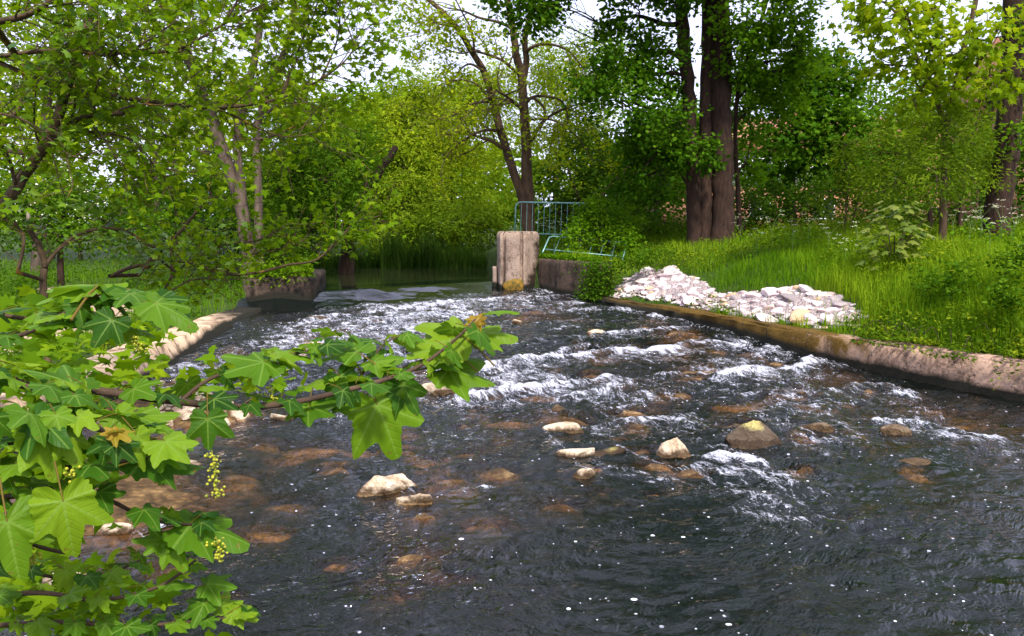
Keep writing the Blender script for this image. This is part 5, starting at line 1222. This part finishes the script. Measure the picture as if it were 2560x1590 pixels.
# bramble mats spilling over the wall top
def bramble(label, arc0, arc1, n, hang):
    pp = cat(np.array(rwp), 200); al = np.concatenate([[0], np.cumsum(np.linalg.norm(np.diff(pp, axis=0), axis=1))])
    t = rng.uniform(arc0, arc1, n); i = np.clip(np.searchsorted(al, t), 1, 199); q = pp[i]; tn = unit(pp[i]-pp[i-1]); nr = np.stack([-tn[:, 1], tn[:, 0]], -1)
    o_ = rng.normal(.30, .20, n); cl = vn(t*2.2, o_*2, 3); hgt = .90+.05+.26*cl*rng.uniform(.2, 1, n)*np.clip(o_+.3, 0, 1)
    dn = (o_ < 0); hgt = np.where(dn, .92-rng.uniform(0, 1, n)*hang*vn(t*3, t*0, 8), hgt); o_ = np.where(dn, -.04-.05*rng.uniform(size=n), o_)
    pos = np.column_stack([q+nr*o_[:, None], hgt]); c = pos.mean(0); c[2] = .9
    r = thing('bramble', label, 'bramble', c)
    leaves('foliage', pos, rng.uniform(.03, .065, n), 'broad', ML['bramble'], rng.normal(.45, .2, n)+(cl-.5)*.5, .7, .3, None, r, True)
    g_ = Geo()
    for _ in range(9):
        k = rng.integers(0, n); a = pos[k]; b = a+[rng.normal(0, .3), rng.normal(0, .3), rng.uniform(.0, .15)]; g_.tube(cat([a-[0, 0, .15], (a+b)/2+[0, 0, .15], b], 7), .004, 4)
    so_ = link('stems', g_.mesh('stems', MB['twig'], True, r.location), r); so_['kind'] = 'stuff'
bramble('bramble spilling over the pale concrete end of the river wall', 9.6, 12.3, 5200, .42)
bramble('small-leaved bramble at the edge of the pale stones', 7.6, 9.4, 2600, .10)
# ivy on the end of the dark wall
ip = np.column_stack([rng.normal(2.02, .22, 2200), rng.normal(18.45, .18, 2200), rng.uniform(.85, 1.75, 2200)])
r = thing('ivy_clump', 'green ivy hanging over the corner of the dark stained wall', 'ivy', (2.05, 18.5, .9))
leaves('foliage', ip, rng.uniform(.04, .08, len(ip)), 'broad', ML['hedge'], rng.normal(.45, .2, len(ip)), .5, .4, None, r, True)
ip = np.column_stack([rng.uniform(.75, 2.1, 2600), np.zeros(2600), rng.normal(1.73, .05, 2600)]); ip[:, 1] = 20.75-(ip[:, 0]-.7)*1.62+.12+np.abs(rng.normal(0, .25, 2600))
r = thing('ivy_clump', 'green plants fringing the top of the dark stained wall', 'ivy', (1.4, 19.8, 1.65))
leaves('foliage', ip, rng.uniform(.04, .085, len(ip)), 'broad', ML['oak2'], rng.normal(.45, .2, len(ip)), .5, .4, None, r, True)
# reeds
def reeds(label, x0, x1, yf, n, h):
    x = rng.uniform(x0, x1, n); y = yf(x)+np.abs(rng.normal(0, .5, n)); pos = np.column_stack([x, y, np.full(n, .95)])
    blades('reeds', pos, h*rng.uniform(.35, 1.1, n)*(.55+.9*vn(x*1.7, y*1.7, 4)), rng.uniform(.015, .035, n), ML['reed'], rng.normal(.45, .22, n), .26, label)
reeds('dark green reed bed along the far edge of the pool', -7.8, -.9, lambda x: 28.3-.12*np.abs(x+4), 3600, .85)
reeds('tall dark reeds standing in the middle of the pool edge', -4.6, -2.6, lambda x: 27.6+0*x, 900, 1.35)
reeds('pale reed tuft at the left corner of the pool', -8.2, -5.6, lambda x: 25.2-.8*(x+8.2), 1300, 1.1)
# cow parsley
N = NT('umbel_white'); MAT_UMB = N.done(N.bsdf(Base_Color=(.72,.74,.50,1), Roughness=.6).outputs[0])
N = NT('stem_green'); MAT_STEM = N.done(N.bsdf(Base_Color=(.10,.17,.03,1), Roughness=.6).outputs[0])
cpv = []
for k in range(4):
    sg_ = Geo(); ugs = []
    H = rng.uniform(.65, .95)
    for b in range(rng.integers(4, 7)):
        t = rng.uniform(.3, .7)*H; a = rng.uniform(0, 6.3); rr = rng.uniform(.08, .26); e = np.array([math.cos(a)*rr, math.sin(a)*rr, t+rng.uniform(.15, .32)])
        sg_.tube(cat([np.array([0, 0, 0.]), np.array([0, 0, t]), e], 8), np.linspace(.005, .002, 8), 4)
        ug = Geo(); ugs.append(ug)
        for u in range(rng.integers(7, 11)):
            c = e+rng.normal(size=3)*[.035, .035, .008]; aa = np.arange(5)*2*math.pi/5; r_ = rng.uniform(.012, .02)
            ug.add(np.vstack([c+[0, 0, .004], np.column_stack([c[0]+np.cos(aa)*r_, c[1]+np.sin(aa)*r_, c[2]+0*aa])]), (), [(0, 1+i, 1+(i+1) % 5) for i in range(5)])
    lq = np.column_stack([rng.normal(0, .11, 60), rng.normal(0, .11, 60), rng.uniform(.02, .45, 60)])
    cpv.append((sg_.mesh('stem', MAT_STEM), [u.mesh('flower_head', MAT_UMB) for u in ugs], lq))
lfm = []
for k in range(4):
    o = leaves('leaves', cpv[k][2], rng.uniform(.04, .09, 60), 'broad', ML['grass'], rng.normal(.4, .15, 60), .7, .2); lfm.append(o.data); bpy.data.objects.remove(o)
CP_ = [('cow parsley with white heads beside the sycamore sapling', 'cow parsley beside the sapling', [(2090,670),(2110,690),(2070,655),(2140,665)]),
       ('white cow parsley standing in front of the thick ivy trunk', 'cow parsley by the thick trunk', [(2430,590),(2460,580),(2490,570),(2520,575),(2450,610)]),
       ('cow parsley flowering in long grass right of the sapling', 'cow parsley right of the sapling', [(2420,640),(2470,660),(2530,640),(2550,700),(2380,615),(2500,620)]),
       ('cow parsley with cream heads behind the upright barrier', 'cow parsley at the barrier', [(1345,615),(1375,618),(1400,622),(1425,625),(1360,612),(1440,628),(1390,615),(1300,600)]),
       ('cow parsley at the foot of the triple oak trunks', 'cow parsley by the oak', [(1780,600),(1745,605),(1850,610),(1830,600)]),
       ('cow parsley scattered in the open grass above the pale stones', 'cow parsley above the stones', [(1980,640),(1930,620),(2020,625),(1890,650),(2200,620),(2300,600)]),
       ('cow parsley among leaves on the left bank', 'cow parsley on the left bank', [(420,690),(470,680),(500,690),(380,680),(540,690)])]
for lab, grp, pts in CP_:
    g3 = ray_ground(np.array([a for a, _ in pts], float), np.array([b for _, b in pts], float))
    for q in g3:
        if q[1] < 4 or q[1] > 40: continue
        k = rng.integers(0, 4); t = thing('cow_parsley', lab, 'wildflower', q, grp); t.rotation_euler = (0, 0, rng.uniform(0, 6)); s = rng.uniform(.85, 1.25); t.scale = (s, s, s)
        link('stem', cpv[k][0], t); [link('flower_head', u, t) for u in cpv[k][1]]; link('foliage', lfm[k], t)
# sycamore sapling on the bank: layered big leaves
q = ray_ground(np.array(2235.), np.array(690.)); sap = thing('sycamore_sapling', 'bushy sycamore sapling with layered dull green leaves on the right bank', 'sapling', q)
g_ = Geo(); SAPM = mid_leaf(mat_rand('sapling_big_leaf', [(.07,.12,.012), (.11,.16,.015), (.18,.21,.03), (.14,.18,.02)], .3))
for k in range(9):
    a = k*2.4; e = q+[math.cos(a)*.42*rng.uniform(.5, 1.1), math.sin(a)*.35, rng.uniform(.5, 1.25)]; g_.tube(cat([q, (q+e)/2+[0, 0, .2], e], 8), np.linspace(.014, .004, 8), 5)
link('stems', g_.mesh('stems', MB['twig'], True, q), sap)
for k in range(170):
    z = rng.uniform(.12, 1.3); rr = .62*math.sqrt(max(.05, 1-(z/1.45)**2))*rng.uniform(.55, 1.0); a = rng.uniform(0, 6.3); dd = np.array([math.cos(a), math.sin(a), -.55])
    put_leaf(sap, np.array([math.cos(a)*rr, math.sin(a)*rr*.8, z]), dd, np.array([0, 0, 1])+rng.normal(size=3)*.15+dd*.3, rng.uniform(.12, .20), SAPM)
# nettles and rank growth along the bank top
for lab, lb in [('rank green growth in front of the triple trunks', W((1640,640,60,26,18.6),(1570,650,50,24,18.4))), ('nettle clump right of the sapling', W((2400,700,60,40,11.5),(2330,690,40,30,12))), ('tall nettle clump at the right end of the wall', W((2540,640,50,60,11),(2500,720,50,45,10.5)))]:
    c = lb[0]; bq = P(np.array(float(c[0])), np.array(float(c[1]+c[3])), c[4]); bq[2] = float(ground(np.array(bq[0]), np.array(bq[1])))
    lb2 = []
    t = thing('nettle_clump', lab, 'nettles', bq); pos, O, var, _ = lobe_pts(lb, 60, 30, .10, 0, .3)
    pos[:, 2] = np.maximum(pos[:, 2], ground(pos[:, 0], pos[:, 1])+.03)
    leaves('foliage', pos, rng.uniform(.04, .08, len(pos)), 'broad', ML['hedge'], var, .7, .2, None, t, True)
# fallen log, sticks
for lab, pl, r in [('weathered orange-brown log lying in the grass below the oak', [(1640,618),(1690,606),(1735,596)], .045), ('short broken log end beside the long log', [(1765,606),(1785,596),(1797,592)], .05)]:
    w3 = ray_ground(np.array([a for a, _ in pl], float), np.array([b for _, b in pl], float)); w3[:, 1] = w3[:, 1].mean()+.2*(w3[:, 1]-w3[:, 1].mean())
    w3[:, 2] = ground(w3[:, 0], w3[:, 1])+.14
    w3 = P(np.array([a for a, _ in pl], float), np.array([b for _, b in pl], float), w3[:, 1])
    g_ = Geo(); g_.tube(cat(w3, 10)+rng.normal(size=(10, 3))*.008, np.linspace(r, r*.7, 10), 8, True); lg = thing('fallen_log', lab, 'log', w3[0]); link('stem', g_.mesh('stem', MB['wood'], True, w3[0]), lg)
    g_ = Geo(); g_.tube(cat([w3[1], w3[1]+[.05, -.1, .08], w3[1]+[.1, -.2, .1]], 5), [.02, .018, .014, .012, .01], 6, True); link('stub', g_.mesh('stub', MB['wood'], True, w3[0]), lg)

# ------------------------------------------------------------------ houses glimpsed through the trees, fence, post
def mat_brick(name, a, b, mortar):
    N = NT(name); g = N.n('NewGeometry').outputs['Position']
    br = N.n('TexBrick', {'Vector': N.n('Mapping', {'Vector': g, 'Rotation': (math.pi/2, 0, 0)}).outputs[0], 'Color1': c4(a), 'Color2': c4(b), 'Mortar': c4(mortar), 'Scale': 4.4, 'Mortar Size': .012})
    return N.done(N.bsdf(Base_Color=br.outputs[0], Roughness=.85).outputs[0])
MBR = mat_brick('orange_brick', (.42,.16,.08), (.30,.11,.06), (.45,.40,.34))
def plain(name, c, r=.6): N = NT(name); return N.done(N.bsdf(Base_Color=c4(c), Roughness=r).outputs[0])
MWR, MTI, MGL, MFR = plain('white_render', (.72,.74,.80)), plain('clay_tile', (.34,.13,.07)), plain('window_glass', (.03,.04,.05), .1), plain('white_frame', (.8,.8,.8))
def house(label, c, wdt, dpt, eave, ridge, upper):
    x, y, z = c; t = thing('house', label, 'house', c)
    g_ = Geo(); g_.box((-wdt/2, 0, -.3), (wdt/2, dpt, eave*.52)); link('wall', g_.mesh('wall', MBR), t)
    g_ = Geo(); g_.box((-wdt/2+.03, .03, eave*.52), (wdt/2-.03, dpt-.03, eave)); link('upper_wall', g_.mesh('upper_wall', upper), t)
    g_ = Geo(); o_ = .35; g_.add([(-wdt/2-o_,-o_,eave-.1),(wdt/2+o_,-o_,eave-.1),(wdt/2+o_,dpt+o_,eave-.1),(-wdt/2-o_,dpt+o_,eave-.1),(-wdt/2-o_,dpt/2,ridge),(wdt/2+o_,dpt/2,ridge)],
          [(0,1,5,4),(2,3,4,5),(3,2,1,0)], [(1,2,5),(3,0,4)]); rf = link('roof', g_.mesh('roof', MTI), t)
    g_ = Geo(); g_.box((wdt*.25,dpt/2-.3,ridge-.6),(wdt*.25+.7,dpt/2+.3,ridge+.9)); link('chimney', g_.mesh('chimney', MBR), rf)
    for fz in (eave*.12, eave*.62):
        for k in range(3):
            wx_ = -wdt/2+wdt*(k+.5)/3; g_ = Geo()
            for a, b in [((-.62,-.06,0),(-.54,.02,1.2)),((.54,-.06,0),(.62,.02,1.2)),((-.54,-.06,0),(.54,.02,.08)),((-.54,-.06,1.12),(.54,.02,1.2)),((-.03,-.06,.08),(.03,.02,1.12))]: g_.box(a, b)
            wo_ = link('window', g_.mesh('window', MFR), t); wo_.location = (wx_, 0, fz)
            g_ = Geo(); g_.box((-.54,-.02,.08),(.54,.015,1.12)); link('pane', g_.mesh('pane', MGL), wo_)
h1 = P(np.array(1900.), np.array(540.), 46.); house('white-rendered house with brick ground floor behind the oak', (h1[0], 46, 2.3), 11, 8, 4.6, 6.8, MWR)
h2 = P(np.array(2250.), np.array(540.), 50.); house('orange brick house behind the feathery willow shrub', (h2[0], 50, 2.3), 12, 8, 5.0, 7.4, MBR)
h3 = P(np.array(2640.), np.array(540.), 34.); house('tall brick house with tiled roof behind the thick ivy trunk', (h3[0]+6.6, 36, 2.3), 11, 9, 6.2, 9.5, MBR)
MBK, MPO, MYE = plain('black_metal', (.012,.012,.012)), plain('pale_blue_post', (.50,.58,.66)), plain('yellow_cap', (.75,.55,.03))
c = P(np.array(480.), np.array(560.), 23.); gz = float(ground(np.array(c[0]), np.array(23.))); fe = thing('mesh_fence', 'black metal fence in the shade behind the grey-barked tree', 'fence', (c[0], 23, gz))
g_ = Geo(); g_.box((-.012,-.008,0),(.012,.008,1.75)); bm1 = g_.mesh('bar', MBK)
for k in range(20): o = link('bar', bm1, fe); o.location = (k*.11, 0, 0)
for zz_ in (.25, .95, 1.65): g_ = Geo(); g_.box((-.05,-.014,zz_),(2.15,.014,zz_+.035)); link('rail', g_.mesh('rail', MBK), fe)
c = P(np.array(527.), np.array(560.), 22.); gz = float(ground(np.array(c[0]), np.array(22.)))
t = thing('marker_post', 'slim pale blue post with a yellow cap by the black fence', 'post', (c[0], 22, gz)); top = P(np.array(520.), np.array(455.), 22.)[2]-gz
g_ = Geo(); g_.tube(np.array([(0, 0, 0), (0, 0, top-.25)]), .035, 10, True); link('pole', g_.mesh('pole', MPO, True), t)
g_ = Geo(); g_.tube(np.array([(0, 0, top-.25), (0, 0, top-.05), (0, 0, top)]), [.05, .05, .02], 10, True); link('cap', g_.mesh('cap', MYE, True), t)
